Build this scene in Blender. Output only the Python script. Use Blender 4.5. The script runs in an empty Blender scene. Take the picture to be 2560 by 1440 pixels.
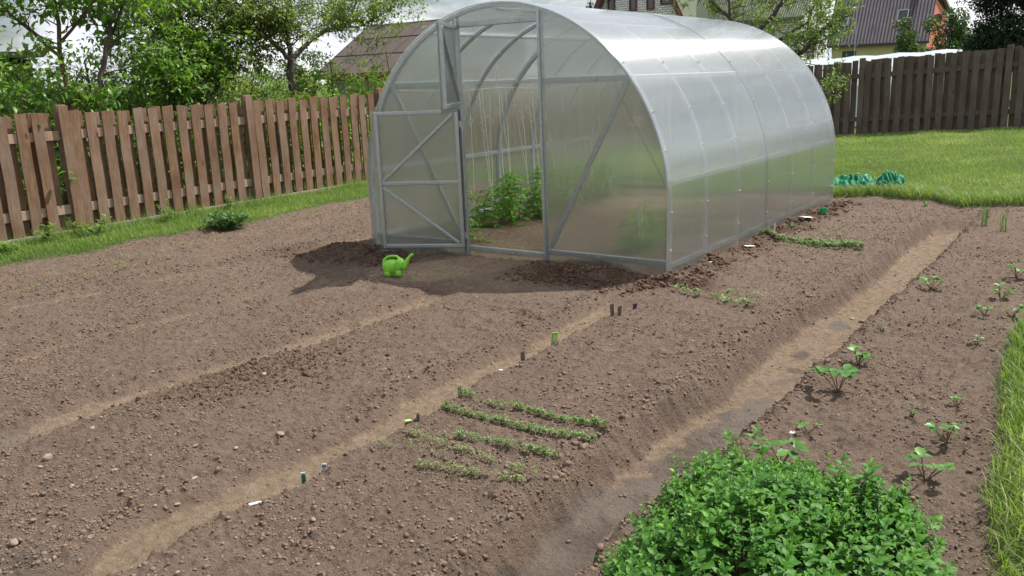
import bpy, bmesh, math, random
import numpy as np
from mathutils import Vector, Matrix
R = math.radians
random.seed(7); rng = np.random.default_rng(7)
SC = bpy.context.scene
COL = SC.collection

# ------------------------------------------------------------------ camera
cd = bpy.data.cameras.new('camera'); cam = bpy.data.objects.new('camera', cd); COL.objects.link(cam)
cr = Vector((0.807872, 0.587982, -0.040257)); cu = Vector((-0.108371, 0.215345, 0.970506)); cf = Vector((-0.579309, 0.779682, -0.237691))
mw = Matrix.Identity(4)
for i in range(3):
    mw[i][0] = cr[i]; mw[i][1] = cu[i]; mw[i][2] = -cf[i]
mw[0][3], mw[1][3], mw[2][3] = 5.802, -5.7092, 1.5015
cam.matrix_world = mw
cd.sensor_width = 36; cd.lens = 36 * 2186.44 / 2560; cd.clip_start = 0.05; cd.clip_end = 800
SC.camera = cam
SC.render.resolution_x = 1024; SC.render.resolution_y = 576

# ------------------------------------------------------------------ light
SUN = Vector((0.34, 0.56, 1.0)).normalized()
EL = math.asin(SUN.z); AZ = math.atan2(SUN.x, SUN.y)
w = bpy.data.worlds.new('World'); SC.world = w; w.use_nodes = True
nt = w.node_tree; N = nt.nodes; L = nt.links; N.clear()
out = N.new('ShaderNodeOutputWorld'); bg = N.new('ShaderNodeBackground'); bg.inputs['Strength'].default_value = 0.07
sky = N.new('ShaderNodeTexSky'); sky.sky_type = 'NISHITA'; sky.sun_disc = False
sky.sun_elevation = EL; sky.sun_rotation = AZ; sky.dust_density = 1.5
tc = N.new('ShaderNodeTexCoord')
mp = N.new('ShaderNodeMapping'); mp.inputs['Scale'].default_value = (1.6, 1.6, 4.2); mp.inputs['Location'].default_value = (0.35, 0.1, 0.4)
n1 = N.new('ShaderNodeTexNoise'); n1.inputs['Scale'].default_value = 2.1; n1.inputs['Detail'].default_value = 9; n1.inputs['Roughness'].default_value = 0.58
n1.inputs['Distortion'].default_value = 0.3
r1 = N.new('ShaderNodeValToRGB'); r1.color_ramp.elements[0].position = 0.41; r1.color_ramp.elements[1].position = 0.54
n2 = N.new('ShaderNodeTexNoise'); n2.inputs['Scale'].default_value = 3.4; n2.inputs['Detail'].default_value = 7
r2 = N.new('ShaderNodeValToRGB')
e = r2.color_ramp.elements; e[0].position = 0.36; e[0].color = (7.6, 8.2, 9.4, 1); e[1].position = 0.58; e[1].color = (14, 14.1, 14.3, 1)
mx = N.new('ShaderNodeMix'); mx.data_type = 'RGBA'
L.new(tc.outputs['Generated'], mp.inputs['Vector']); L.new(mp.outputs[0], n1.inputs['Vector']); L.new(mp.outputs[0], n2.inputs['Vector'])
L.new(n1.outputs['Fac'], r1.inputs[0]); L.new(n2.outputs['Fac'], r2.inputs[0])
L.new(r1.outputs[0], mx.inputs['Factor']); L.new(sky.outputs[0], mx.inputs['A']); L.new(r2.outputs[0], mx.inputs['B'])
L.new(mx.outputs['Result'], bg.inputs['Color']); L.new(bg.outputs[0], out.inputs['Surface'])
sl = bpy.data.lights.new('sun', 'SUN'); sl.energy = 5.0; sl.angle = R(0.6); sl.color = (1.0, 0.95, 0.86)
so = bpy.data.objects.new('sun', sl); COL.objects.link(so)
so.rotation_euler = SUN.to_track_quat('Z', 'Y').to_euler(); so.location = (10, 10, 30)
SC.view_settings.view_transform = 'Standard'; SC.view_settings.look = 'None'
SC.view_settings.exposure = 0.5; SC.view_settings.gamma = 1
SC.cycles.max_bounces = 12; SC.cycles.transparent_max_bounces = 24; SC.cycles.transmission_bounces = 10
SC.cycles.sample_clamp_indirect = 6; SC.cycles.use_denoising = True

# ------------------------------------------------------------------ helpers: noise and terrain height
_T = np.random.default_rng(3).random((256, 256))
def vnoise(x, y):
    x = np.asarray(x, float); y = np.asarray(y, float)
    xi = np.floor(x).astype(int); yi = np.floor(y).astype(int); fx = x - xi; fy = y - yi
    fx = fx*fx*(3-2*fx); fy = fy*fy*(3-2*fy)
    a = _T[xi & 255, yi & 255]; b = _T[(xi+1) & 255, yi & 255]; c = _T[xi & 255, (yi+1) & 255]; d = _T[(xi+1) & 255, (yi+1) & 255]
    return (a*(1-fx)+b*fx)*(1-fy) + (c*(1-fx)+d*fx)*fy
def fbm(x, y, o=4, g=0.5):
    s = 0; a = 1; t = 0
    for k in range(o):
        s = s + a*(vnoise(x*2**k + 17.3*k, y*2**k + 9.1*k) - 0.5); t += a; a *= g
    return s/t
def sst(a, b, x):
    t = np.clip((np.asarray(x, float)-a)/(b-a), 0, 1); return t*t*(3-2*t)
def pl(pts, y):
    p = sorted(((b, a) for a, b in pts)); return np.interp(y, [q[0] for q in p], [q[1] for q in p])
DL = [(4.19,3.89),(4.16,2.25),(4.2,1.17),(4.19,.4),(4.16,-.34),(4.15,-.8),(4.15,-1.09),(4.19,-1.65),(4.19,-1.95),(4.14,-2.31),(4.15,-2.79),(4.2,-3.13),(4.19,-3.31),(4.25,-3.67),(4.25,-5)]
DR = [(4.46,3.06),(4.48,1.56),(4.5,.39),(4.49,-.47),(4.49,-1.05),(4.47,-1.45),(4.5,-1.83),(4.5,-2.06),(4.48,-2.48),(4.51,-2.62),(4.43,-3.06),(4.41,-3.31),(4.46,-3.62),(4.46,-5)]
YR = [(3.25,-5),(3.24,-4.43),(3.19,-4.14),(3.23,-3.78),(3.19,-3.46),(3.2,-3.2),(3.18,-2.73),(3.11,-2.42),(3.14,-2.07),(3.11,-1.54),(3.09,-.96),(3.08,-.5)]
YL = [(3.08,-5),(3.1,-4.47),(3.0,-4.33),(2.98,-4.06),(3.01,-3.85),(3.04,-3.25),(3.04,-3.04),(2.95,-2.78),(2.97,-2.35),(2.99,-1.89),(2.99,-1.68),(2.95,-1.27),(2.91,-.92),(2.86,-.67)]
P2 = [(1.78,-5),(1.74,-4.15),(1.66,-3.67),(1.67,-3.29),(1.68,-2.85),(1.76,-2.41),(1.75,-1.72),(1.76,-1.4),(1.65,-.88)]
P3 = [(.5,-5),(.49,-3.59),(.45,-3.15),(.47,-2.76),(.52,-2.26),(.49,-1.76),(.45,-1.5)]
P4 = [(-1.0,-5),(-.9,-2.9),(-.73,-1.96),(-.66,-1.46),(-.56,-.94),(-.44,-.5),(-.46,.11),(-.5,4)]
P5 = [(-1.85,-5),(-1.72,-2.9),(-1.7,-1),(-1.65,.5),(-1.7,4)]
GL = [(-2.6,-6),(-2.49,-2.25),(-2.4,-1.82),(-2.3,-1.45),(-2.46,-.98),(-2.33,-.52),(-2.33,-.19),(-2.16,.21),(-2.26,.74),(-2.42,1.48),(-2.45,2.29),(-2.4,6)]
GR = [(5.29,4),(5.29,-.2),(5.28,-.51),(5.29,-.89),(5.32,-1.27),(5.35,-1.55),(5.39,-1.98),(5.45,-2.36),(5.46,-2.66),(5.55,-3.03),(5.7,-3.8),(5.8,-8)]
def lawn_y(x):
    return np.interp(x, [-2.4,0,2.94,3.25,3.56,3.96,4.27,4.39,4.77,5.4], [4.3,4.2,4.25,4.55,4.5,4.37,4.0,4.12,4.38,4.4])
def fur(x, c, wl, wr): return sst(c-wl, c-wl*.3, x)*(1-sst(c+wr, c+wr+.045, x))
def masks(x, y):
    """ditch, yellow path, other furrows, grass, dark soil (compost and ditch lip), silt: all 0..1"""
    wob = 0.05*fbm(x*5, y*5, 3)
    a, b = pl(DL, y), pl(DR, y)
    endf = 1 - sst(3.2, 3.75, y)
    wob = wob+.03*fbm(x*19, y*19, 2); ditch = sst(a-0.11, a+0.01, x+wob) * (1-sst(b-0.005, b+0.045, x+wob*0.9)) * endf
    ye = 1 - sst(-0.95, -0.35, y)
    ya, yb = pl(YL, y), pl(YR, y)
    yel = sst(ya-0.10, ya+0.03, x+wob*.7)*(1-sst(yb-0.01, yb+0.045, x+wob*.7))*ye
    f2 = fur(x+wob, pl(P2, y), .20, .11)*(1-sst(-1.3, -.7, y))
    f3 = fur(x+wob, pl(P3, y), .14, .07)*(1-sst(-1.8, -1.1, y))
    f4 = fur(x+wob, pl(P4, y), .18, .12)
    f5 = fur(x+wob, pl(P5, y), .14, .07)
    gw = 0.09*fbm(x*3+5, y*3, 3)
    g = 1-sst(pl(GL, y)-0.03, pl(GL, y)+0.03, x+gw)
    g = np.maximum(g, sst(lawn_y(x)-0.02, lawn_y(x)+0.06, y+gw))
    g = np.maximum(g, sst(pl(GR, y)-0.02, pl(GR, y)+0.05, x+gw)*(y < 4.2))
    g = np.maximum(g, sst(pl(GR, y)-0.02, pl(GR, y)+0.05, x+gw))
    tr = np.exp(-(((x-1.55)/1.1)**2+((y+.62)/.42)**2)**2)
    inside = (x > 0.02)*(x < 2.98)*(y > 0.02)*(y < 3.88)
    dark_soil = np.exp(-(((x-2.45)/.62)**2+((y+.27)/.26)**2)**2) + np.exp(-(((x-.05)/.75)**2+((y+.42)/.36)**2)**2)
    dark_soil = dark_soil + np.exp(-((x-3.12)/.16)**2)*(y > -.3)*(y < 4)*0.75 + 0.9*np.exp(-(((x-3.3)/.16)**2+((y+.13)/.16)**2))
    dark_soil = np.clip(dark_soil*(0.75+1.6*fbm(x*7, y*7, 3)), 0, 1)*(1-inside)
    dark_soil = np.maximum(dark_soil, .62*np.exp(-((x-pl(DR, y)-.035)/.035)**2)*(y < 3.1)*(1-g))  # darker band along the ditch's right lip, using the compost colour
    return ditch, yel, f2, f3, f4, f5, g, tr, dark_soil, inside
def H(x, y, fine=True):
    x = np.asarray(x, float); y = np.asarray(y, float)
    d, ye, f2, f3, f4, f5, g, tr, dark_soil, ins = masks(x, y)
    z = 0.03*fbm(x*1.3, y*1.3, 2)
    path = np.clip(np.maximum.reduce([d**3, ye**2, f2**3, f4**3*.9, f3**3*.9, f5**3*.8, tr*.95]), 0, 1)
    z = z - 0.14*d - 0.06*ye - 0.055*f2 - 0.038*f3 - 0.05*f4 - 0.036*f5 - 0.03*tr
    # lip of clods along the cut edge of the right-hand bed
    z = z + 0.034*np.exp(-((x-pl(DR, y)-.085)/.045)**2)*(y < 3.4)*(0.6+1.5*fbm(x*11, y*11, 2))*(1-g)
    z = z + 0.045*np.exp(-((x-3.12)/.12)**2)*(y > -.2)*(y < 3.95)*(0.7+2*fbm(x*9, y*9, 2))
    z = z + 0.012*np.exp(-((x-pl(DL, y)+.17)/.09)**2)*(y < 3.4)
    z = z + 0.05*np.exp(-(((x-2.45)/.5)**2+((y+.2)/.15)**2)) + 0.05*np.exp(-(((x-.1)/.55)**2+((y+.3)/.2)**2))
    z = z + ins*(0.07*np.exp(-((x-.55)/.4)**2)+0.07*np.exp(-((x-2.35)/.4)**2)-.015)
    z = z + 0.035*g
    z = z + 0.05*(x-1.0)*sst(4.2, 13, y)*(1-sst(16, 30, np.abs(x)))
    if fine:
        rough = (1-path*.86)*(1-g*.8)*(1-ins*.5)
        b1 = fbm(x*9+3, y*9, 3); b2 = fbm(x*34, y*34, 3, .6)
        b3 = fbm(x*58+7, y*58, 2, .7)
        z = z + .012*(1-path)*fbm(x*3.1, y*3.1, 2)*2 + rough*(0.022*b1 + 0.015*b2 + 0.035*np.clip(b3-.06, 0, 1) + 0.045*np.clip(b2-.13, 0, 1))
        z = z + dark_soil*(0.05*np.clip(fbm(x*16, y*16, 3), -.1, 1) + 0.02*fbm(x*50, y*50, 2))
        z = z + path*(0.022*fbm(x*5, y*5, 3) + 0.011*fbm(x*28, y*28, 3) + .012*np.clip(fbm(x*13+4, y*13, 2)-.12, 0, 1))
        bk = sum(np.exp(-((x-pl(c_, y)+o_)/.075)**2) for c_, o_ in ((P2, .19), (P3, .16), (P4, .20), (YL, .13), (DL, .10)))*(y < 1)*(1-ins)*(1-g)
        z = z + np.clip(bk, 0, 1)*(.035*fbm(x*17, y*17, 3)+.022*fbm(x*36, y*36, 2)) + (1-g)*(1-path)*.05*np.clip(fbm(x*5+40, y*5, 2)-.1, 0, 1)
        for (fx, fy, rx, ry, dp) in FOOT:
            q = ((x-fx)/rx)**2+((y-fy)/ry)**2
            z = z - dp*np.exp(-q**2) + dp*.5*np.exp(-((np.sqrt(q)-1.35)/.22)**2)
    return z
FOOT = [(4.31,-2.22,.035,.05,.02),(4.30,-3.0,.05,.1,.014),(3.07,-2.7,.05,.11,.010),(3.12,-3.5,.05,.11,.010),(1.3,-.75,.05,.12,.012),(1.75,-.55,.05,.12,.012),(2.1,-.8,.11,.05,.012),(2.96,-1.86,.05,.09,.016),(2.19,-1.91,.03,.09,.02),(2.57,-1.29,.10,.03,.014),(2.68,-1.36,.12,.03,.014),(2.40,-1.30,.10,.03,.014),
        (1.72,-1.96,.05,.04,.02),(4.32,-2.6,.05,.09,.012),(4.36,-2.1,.05,.10,.012),(2.5,-1.6,.14,.035,.012),(2.2,-1.45,.1,.03,.012),(1.95,-1.55,.04,.09,.012),(2.62,-1.75,.09,.03,.012)]
def hz(x, y): return float(H(np.array([x]), np.array([y]))[0])

# ------------------------------------------------------------------ helpers: meshes and materials
def mesh_obj(name, V, F, mat=None, parent=None, smooth=False, attr=None, kind=None, cols=None):
    me = bpy.data.meshes.new(name)
    if isinstance(V, np.ndarray) and isinstance(F, np.ndarray):
        nv, nf, k = len(V), len(F), F.shape[1]
        me.vertices.add(nv); me.vertices.foreach_set('co', V.astype(np.float32).ravel())
        me.loops.add(nf*k); me.loops.foreach_set('vertex_index', F.astype(np.int32).ravel())
        me.polygons.add(nf); me.polygons.foreach_set('loop_start', np.arange(0, nf*k, k, dtype=np.int32))
        me.polygons.foreach_set('loop_total', np.full(nf, k, dtype=np.int32)); me.update(calc_edges=True)
    else:
        me.from_pydata([tuple(v) for v in V], [], [tuple(f) for f in F]); me.update()
    if smooth: me.polygons.foreach_set('use_smooth', [True]*len(me.polygons))
    if attr is not None:
        a = me.attributes.new('rnd', 'FLOAT', 'POINT'); a.data.foreach_set('value', np.asarray(attr, dtype=np.float32))
    if cols is not None:
        a = me.attributes.new('mask', 'FLOAT_COLOR', 'POINT'); a.data.foreach_set('color', np.asarray(cols, dtype=np.float32).ravel())
    if mat is not None: me.materials.append(mat)
    o = bpy.data.objects.new(name, me); COL.objects.link(o)
    if parent is not None: o.parent = parent
    if kind: o['kind'] = kind
    return o
def tag(o, label, cat, group=None, kind=None):
    o['label'] = label; o['category'] = cat
    if group: o['group'] = group
    if kind: o['kind'] = kind
    return o
def empty(name, loc, label=None, cat=None, rz=0, group=None):
    o = bpy.data.objects.new(name, None); COL.objects.link(o); o.location = loc; o.rotation_euler = (0, 0, rz); o.empty_display_size = .1
    if label: tag(o, label, cat, group)
    return o
class MB:
    def __init__(s): s.V = []; s.F = []
    def add(s, V, F):
        n = len(s.V); s.V += [tuple(v) for v in V]; s.F += [tuple(i+n for i in f) for f in F]; return s
    def box(s, c, d, rot=None):
        x, y, z = (q/2 for q in d); c = Vector(c)
        vs = [Vector((a*x, b*y, e*z)) for e in (-1, 1) for a, b in ((-1, -1), (1, -1), (1, 1), (-1, 1))]
        if rot is not None: vs = [rot @ v for v in vs]
        return s.add([v+c for v in vs], [(3,2,1,0),(4,5,6,7),(0,1,5,4),(1,2,6,5),(2,3,7,6),(3,0,4,7)])
    def bar(s, a, b, w, h, up=(0, 0, 1)):
        a, b = Vector(a), Vector(b); d = b-a; l = d.length; d.normalize(); u = Vector(up)
        sd = d.cross(u).normalized(); u = sd.cross(d).normalized()
        rot = Matrix((d, sd, u)).transposed()
        return s.box((a+b)/2, (l, w, h), rot)
    def tube(s, pts, rad, n=6, cap=True):
        P = [Vector(p) for p in pts]; m = len(P); rs = rad if hasattr(rad, '__len__') else [rad]*m
        pu = None; V = []; F = []
        for i, p in enumerate(P):
            d = (P[min(i+1, m-1)]-P[max(i-1, 0)])
            d = d.normalized() if d.length > 1e-9 else Vector((0, 0, 1))
            if pu is None:
                pu = d.orthogonal().normalized()
            u = (pu-d*pu.dot(d))
            u = u.normalized() if u.length > 1e-6 else d.orthogonal().normalized()
            pu = u; v = d.cross(u)
            for k in range(n):
                t = 2*math.pi*k/n; V.append(p+(u*math.cos(t)+v*math.sin(t))*rs[i])
        for i in range(m-1):
            for k in range(n):
                a, b = i*n+k, i*n+(k+1) % n; F.append((a, b, b+n, a+n))
        if cap: F.append(tuple(range(n))[::-1]); F.append(tuple(range((m-1)*n, m*n)))
        return s.add(V, F)
    def obj(s, name, mat, parent=None, smooth=False, bevel=0): 
        o = mesh_obj(name, s.V, s.F, mat, parent, smooth)
        if bevel:
            b = o.modifiers.new('bevel', 'BEVEL'); b.width = bevel; b.segments = 2; b.limit_method = 'ANGLE'
        return o
def mat(name):
    m = bpy.data.materials.new(name); m.use_nodes = True; nt = m.node_tree; nt.nodes.clear()
    o = nt.nodes.new('ShaderNodeOutputMaterial'); return m, nt, nt.nodes, nt.links, o
def node(nt, t, **kw):
    n = nt.nodes.new('ShaderNode'+t)
    for k, v in kw.items():
        if k in n.inputs: n.inputs[k].default_value = v
        else: setattr(n, k, v)
    return n
def mixc(nt, fac, a, b, blend='MIX'):
    m = nt.nodes.new('ShaderNodeMix'); m.data_type = 'RGBA'; m.blend_type = blend
    for i, v in (('Factor', fac), ('A', a), ('B', b)):
        if hasattr(v, 'is_linked') or isinstance(v, bpy.types.NodeSocket): nt.links.new(v, m.inputs[i])
        elif i == 'Factor': m.inputs[i].default_value = v
        else: m.inputs[i].default_value = (*v[:3], 1)
    return m.outputs['Result']
def ramp(nt, src, *stops):
    r = nt.nodes.new('ShaderNodeValToRGB'); el = r.color_ramp.elements
    while len(el) < len(stops): el.new(0.5)
    for e_, (p, c) in zip(el, stops):
        e_.position = p; e_.color = (*c, 1) if hasattr(c, '__len__') else (c, c, c, 1)
    nt.links.new(src, r.inputs[0]); return r.outputs[0]
def noise(nt, scale, detail=3, rough=.5, vec=None, scl=None, dist=0):
    n = node(nt, 'TexNoise'); n.inputs['Scale'].default_value = scale; n.inputs['Detail'].default_value = detail; n.inputs['Roughness'].default_value = rough; n.inputs['Distortion'].default_value = dist
    if vec is None: vec = node(nt, 'TexCoord').outputs['Object']
    if scl:
        mpn = node(nt, 'Mapping'); mpn.inputs['Scale'].default_value = scl; nt.links.new(vec, mpn.inputs[0]); vec = mpn.outputs[0]
    nt.links.new(vec, n.inputs['Vector']); return n.outputs['Fac']
def bump(nt, h, strength=.5, dist=.01, normal=None):
    b = node(nt, 'Bump'); b.inputs['Strength'].default_value = strength; b.inputs['Distance'].default_value = dist; nt.links.new(h, b.inputs['Height'])
    if normal: nt.links.new(normal, b.inputs['Normal'])
    return b.outputs[0]
def principled(nt, out, color, rough=.6, metal=0, normal=None, spec=.5):
    p = node(nt, 'BsdfPrincipled')
    if isinstance(color, bpy.types.NodeSocket): nt.links.new(color, p.inputs['Base Color'])
    else: p.inputs['Base Color'].default_value = (*color, 1)
    if isinstance(rough, bpy.types.NodeSocket): nt.links.new(rough, p.inputs['Roughness'])
    else: p.inputs['Roughness'].default_value = rough
    p.inputs['Metallic'].default_value = metal; p.inputs['Specular IOR Level'].default_value = spec
    if normal: nt.links.new(normal, p.inputs['Normal'])
    if out: nt.links.new(p.outputs[0], out.inputs[0])
    return p
def simple(name, c1, c2=None, scale=20, rough=.6, metal=0, bs=.2, bd=.003, scl=None, spec=.5):
    m, nt, n, l, o = mat(name); nz = noise(nt, scale, 4, .6, scl=scl)
    col = mixc(nt, ramp(nt, nz, (.3, 0.), (.7, 1.)), c1, c2 if c2 else tuple(v*.75 for v in c1))
    principled(nt, o, col, rough, metal, bump(nt, nz, bs, bd), spec); return m
def leafmat(name, a, b, trans=.35, rough=.45, spec=.4, c=None):
    m, nt, n, l, o = mat(name)
    at = node(nt, 'Attribute'); at.attribute_name = 'rnd'
    stops = [(0., a), (.8, b), (1., c if c else b)]
    col = ramp(nt, at.outputs['Fac'], *stops)
    p = principled(nt, None, col, rough, spec=spec)
    t = node(nt, 'BsdfTranslucent'); tcx = mixc(nt, 1., col, (1.25, 1.25, .5), 'MULTIPLY'); l.new(tcx, t.inputs[0])
    mxs = node(nt, 'MixShader'); mxs.inputs[0].default_value = trans; l.new(p.outputs[0], mxs.inputs[1]); l.new(t.outputs[0], mxs.inputs[2]); l.new(mxs.outputs[0], o.inputs[0])
    return m

# leaves: vectorised
def leaves(pos, axis, nrm, ln, wd, curl=.15, big=False):
    """pos (n,3) leaf base; axis: pointing direction; nrm: up side. Returns V,F (two folded triangles or a fuller six-faced leaf)"""
    pos = np.asarray(pos, float); n = len(pos)
    ax = axis/np.linalg.norm(axis, axis=1, keepdims=True)
    sd = np.cross(ax, nrm); sd /= np.maximum(np.linalg.norm(sd, axis=1, keepdims=True), 1e-6); up = np.cross(sd, ax)
    ln = np.broadcast_to(ln, n)[:, None]; wd = np.broadcast_to(wd, n)[:, None]
    if not big:
        q = [pos, pos+ax*ln*.45+sd*wd*.5+up*wd*.22, pos+ax*ln-up*ln*curl, pos+ax*ln*.45-sd*wd*.5+up*wd*.22]
        V = np.stack(q, 1).reshape(-1, 3); i = np.arange(n)[:, None]*4
        F = np.concatenate([i+np.array([[0, 1, 2]]), i+np.array([[0, 2, 3]])], 0); return V, F, 4
    m1 = pos+ax*ln*.33; m2 = pos+ax*ln*.70-up*ln*curl*.35; t = pos+ax*ln-up*ln*curl
    q = [pos, m1, m2, t, m1+sd*wd*.5+up*wd*.16, m2+sd*wd*.36+up*wd*.12, m1-sd*wd*.5+up*wd*.16, m2-sd*wd*.36+up*wd*.12]
    V = np.stack(q, 1).reshape(-1, 3); i = np.arange(n)[:, None]*8
    T = [(0,4,1),(4,5,1),(5,2,1),(5,3,2),(0,1,6),(6,1,7),(1,2,7),(7,2,3)]
    F = np.concatenate([i+np.array([t_]) for t_ in T], 0); return V, F, 8
def rdirs(n, g=None):
    g = g or rng; v = g.normal(size=(n, 3)); return v/np.linalg.norm(v, axis=1, keepdims=True)

# ------------------------------------------------------------------ materials
def soil_mat():
    m, nt, n, l, o = mat('soil')
    at = node(nt, 'Attribute'); at.attribute_name = 'mask'
    sp = node(nt, 'SeparateColor'); l.new(at.outputs['Color'], sp.inputs[0])
    big = noise(nt, 1.7, 5, .6); mid = noise(nt, 14, 5, .6); fin = noise(nt, 170, 4, .65)
    c = ramp(nt, mid, (.28, (.118, .082, .060)), (.5, (.172, .124, .093)), (.72, (.225, .168, .130)))
    c = mixc(nt, ramp(nt, big, (.35, 0.), (.65, .6)), c, (.128, .090, .068))
    c = mixc(nt, ramp(nt, fin, (.30, .0), (.72, .55)), c, (.235, .172, .130))
    c = mixc(nt, ramp(nt, fin, (.25, .5), (.42, .0)), c, (.036, .022, .015))
    # pale grit
    vo = node(nt, 'TexVoronoi'); vo.inputs['Scale'].default_value = 75; l.new(node(nt, 'TexCoord').outputs['Object'], vo.inputs['Vector'])
    sc = node(nt, 'SeparateColor'); l.new(vo.outputs['Color'], sc.inputs[0])
    near = ramp(nt, vo.outputs['Distance'], (.16, 1.), (.30, 0.)); sel = ramp(nt, sc.outputs[0], (.86, 0.), (.90, 1.))
    gm = node(nt, 'Math', operation='MULTIPLY'); l.new(near, gm.inputs[0]); l.new(sel, gm.inputs[1])
    c = mixc(nt, gm.outputs[0], c, (.30, .225, .17))
    sandc = ramp(nt, noise(nt, 26, 5, .6), (.3, (.188, .135, .090)), (.55, (.262, .193, .133)), (.75, (.33, .25, .18)))
    sandf = node(nt, 'Math', operation='MULTIPLY_ADD'); l.new(noise(nt, 13, 6, .72), sandf.inputs[0]); sandf.inputs[1].default_value = .95; l.new(sp.outputs[0], sandf.inputs[2])
    c = mixc(nt, ramp(nt, sandf.outputs[0], (.72, 0.), (1.0, .72), (1.3, .92)), c, sandc)
    siltf = node(nt, 'Math', operation='MULTIPLY_ADD'); l.new(noise(nt, 9, 6, .7), siltf.inputs[0]); siltf.inputs[1].default_value = .8; l.new(sp.outputs[1], siltf.inputs[2])
    c = mixc(nt, ramp(nt, siltf.outputs[0], (.66, 0.), (.92, .95)), c, mixc(nt, ramp(nt, big, (.42, 0.), (.56, 1.)), (.105, .079, .062), (.172, .138, .113)))
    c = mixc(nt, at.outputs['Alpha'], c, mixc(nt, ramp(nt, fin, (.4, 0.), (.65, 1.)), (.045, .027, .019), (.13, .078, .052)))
    gc = ramp(nt, noise(nt, 40, 4, .6), (.3, (.030, .058, .012)), (.6, (.085, .125, .034)), (.8, (.16, .17, .07)))
    c = mixc(nt, sp.outputs[2], c, gc)
    b = bump(nt, fin, 1., .009); b = bump(nt, noise(nt, 60, 5, .7), 1., .022, b)
    ro = ramp(nt, sp.outputs[1], (0., .92), (1., .62))
    principled(nt, o, c, ro, 0, b, .25); return m
M = {}
M['soil'] = soil_mat()
M['clod'] = simple('soil_clod', (.220, .160, .122), (.130, .090, .067), 60, .95, bs=.6, spec=.15)
M['compost'] = simple('dark_compost', (.060, .036, .026), (.14, .085, .058), 45, .95, bs=.6, spec=.15)
def stone_mat(name, a, b):
    m, nt, n, l, o = mat(name); oi = node(nt, 'ObjectInfo'); at = node(nt, 'Attribute'); at.attribute_name = 'rnd'
    ad = node(nt, 'Math', operation='ADD'); l.new(oi.outputs['Random'], ad.inputs[0]); l.new(at.outputs['Fac'], ad.inputs[1]); fr = node(nt, 'Math', operation='FRACT'); l.new(ad.outputs[0], fr.inputs[0])
    col = mixc(nt, fr.outputs[0], a, b); nz = noise(nt, 70, 4, .6); col = mixc(nt, ramp(nt, nz, (.35, 0.), (.7, .5)), col, (.16, .115, .085))
    principled(nt, o, col, .8, 0, bump(nt, nz, .3, .004), .3); return m
M['stone'] = stone_mat('field_stone', (.34, .27, .205), (.23, .155, .115))
M['metal'] = simple('galvanised_steel_backlit', (.50, .53, .55), (.36, .39, .41), 35, .34, .85, .08, .001)  # end frames and doors: darker copy of the frame steel, backlit shade put in
M['rib'] = simple('zinc_rib_sunlit', (.62, .65, .68), (.47, .50, .53), 35, .40, .2, .08, .001)  # arches and purlins: same steel made paler, sunlight put into the colour
M['zinc'] = simple('zinc_bolt', (.50, .52, .54), (.35, .36, .38), 60, .35, .8)
M['twine'] = simple('white_twine', (.85, .84, .78), (.75, .73, .66), 200, .8)
M['black'] = simple('black_wire', (.02, .02, .02), None, 50, .5)

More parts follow.
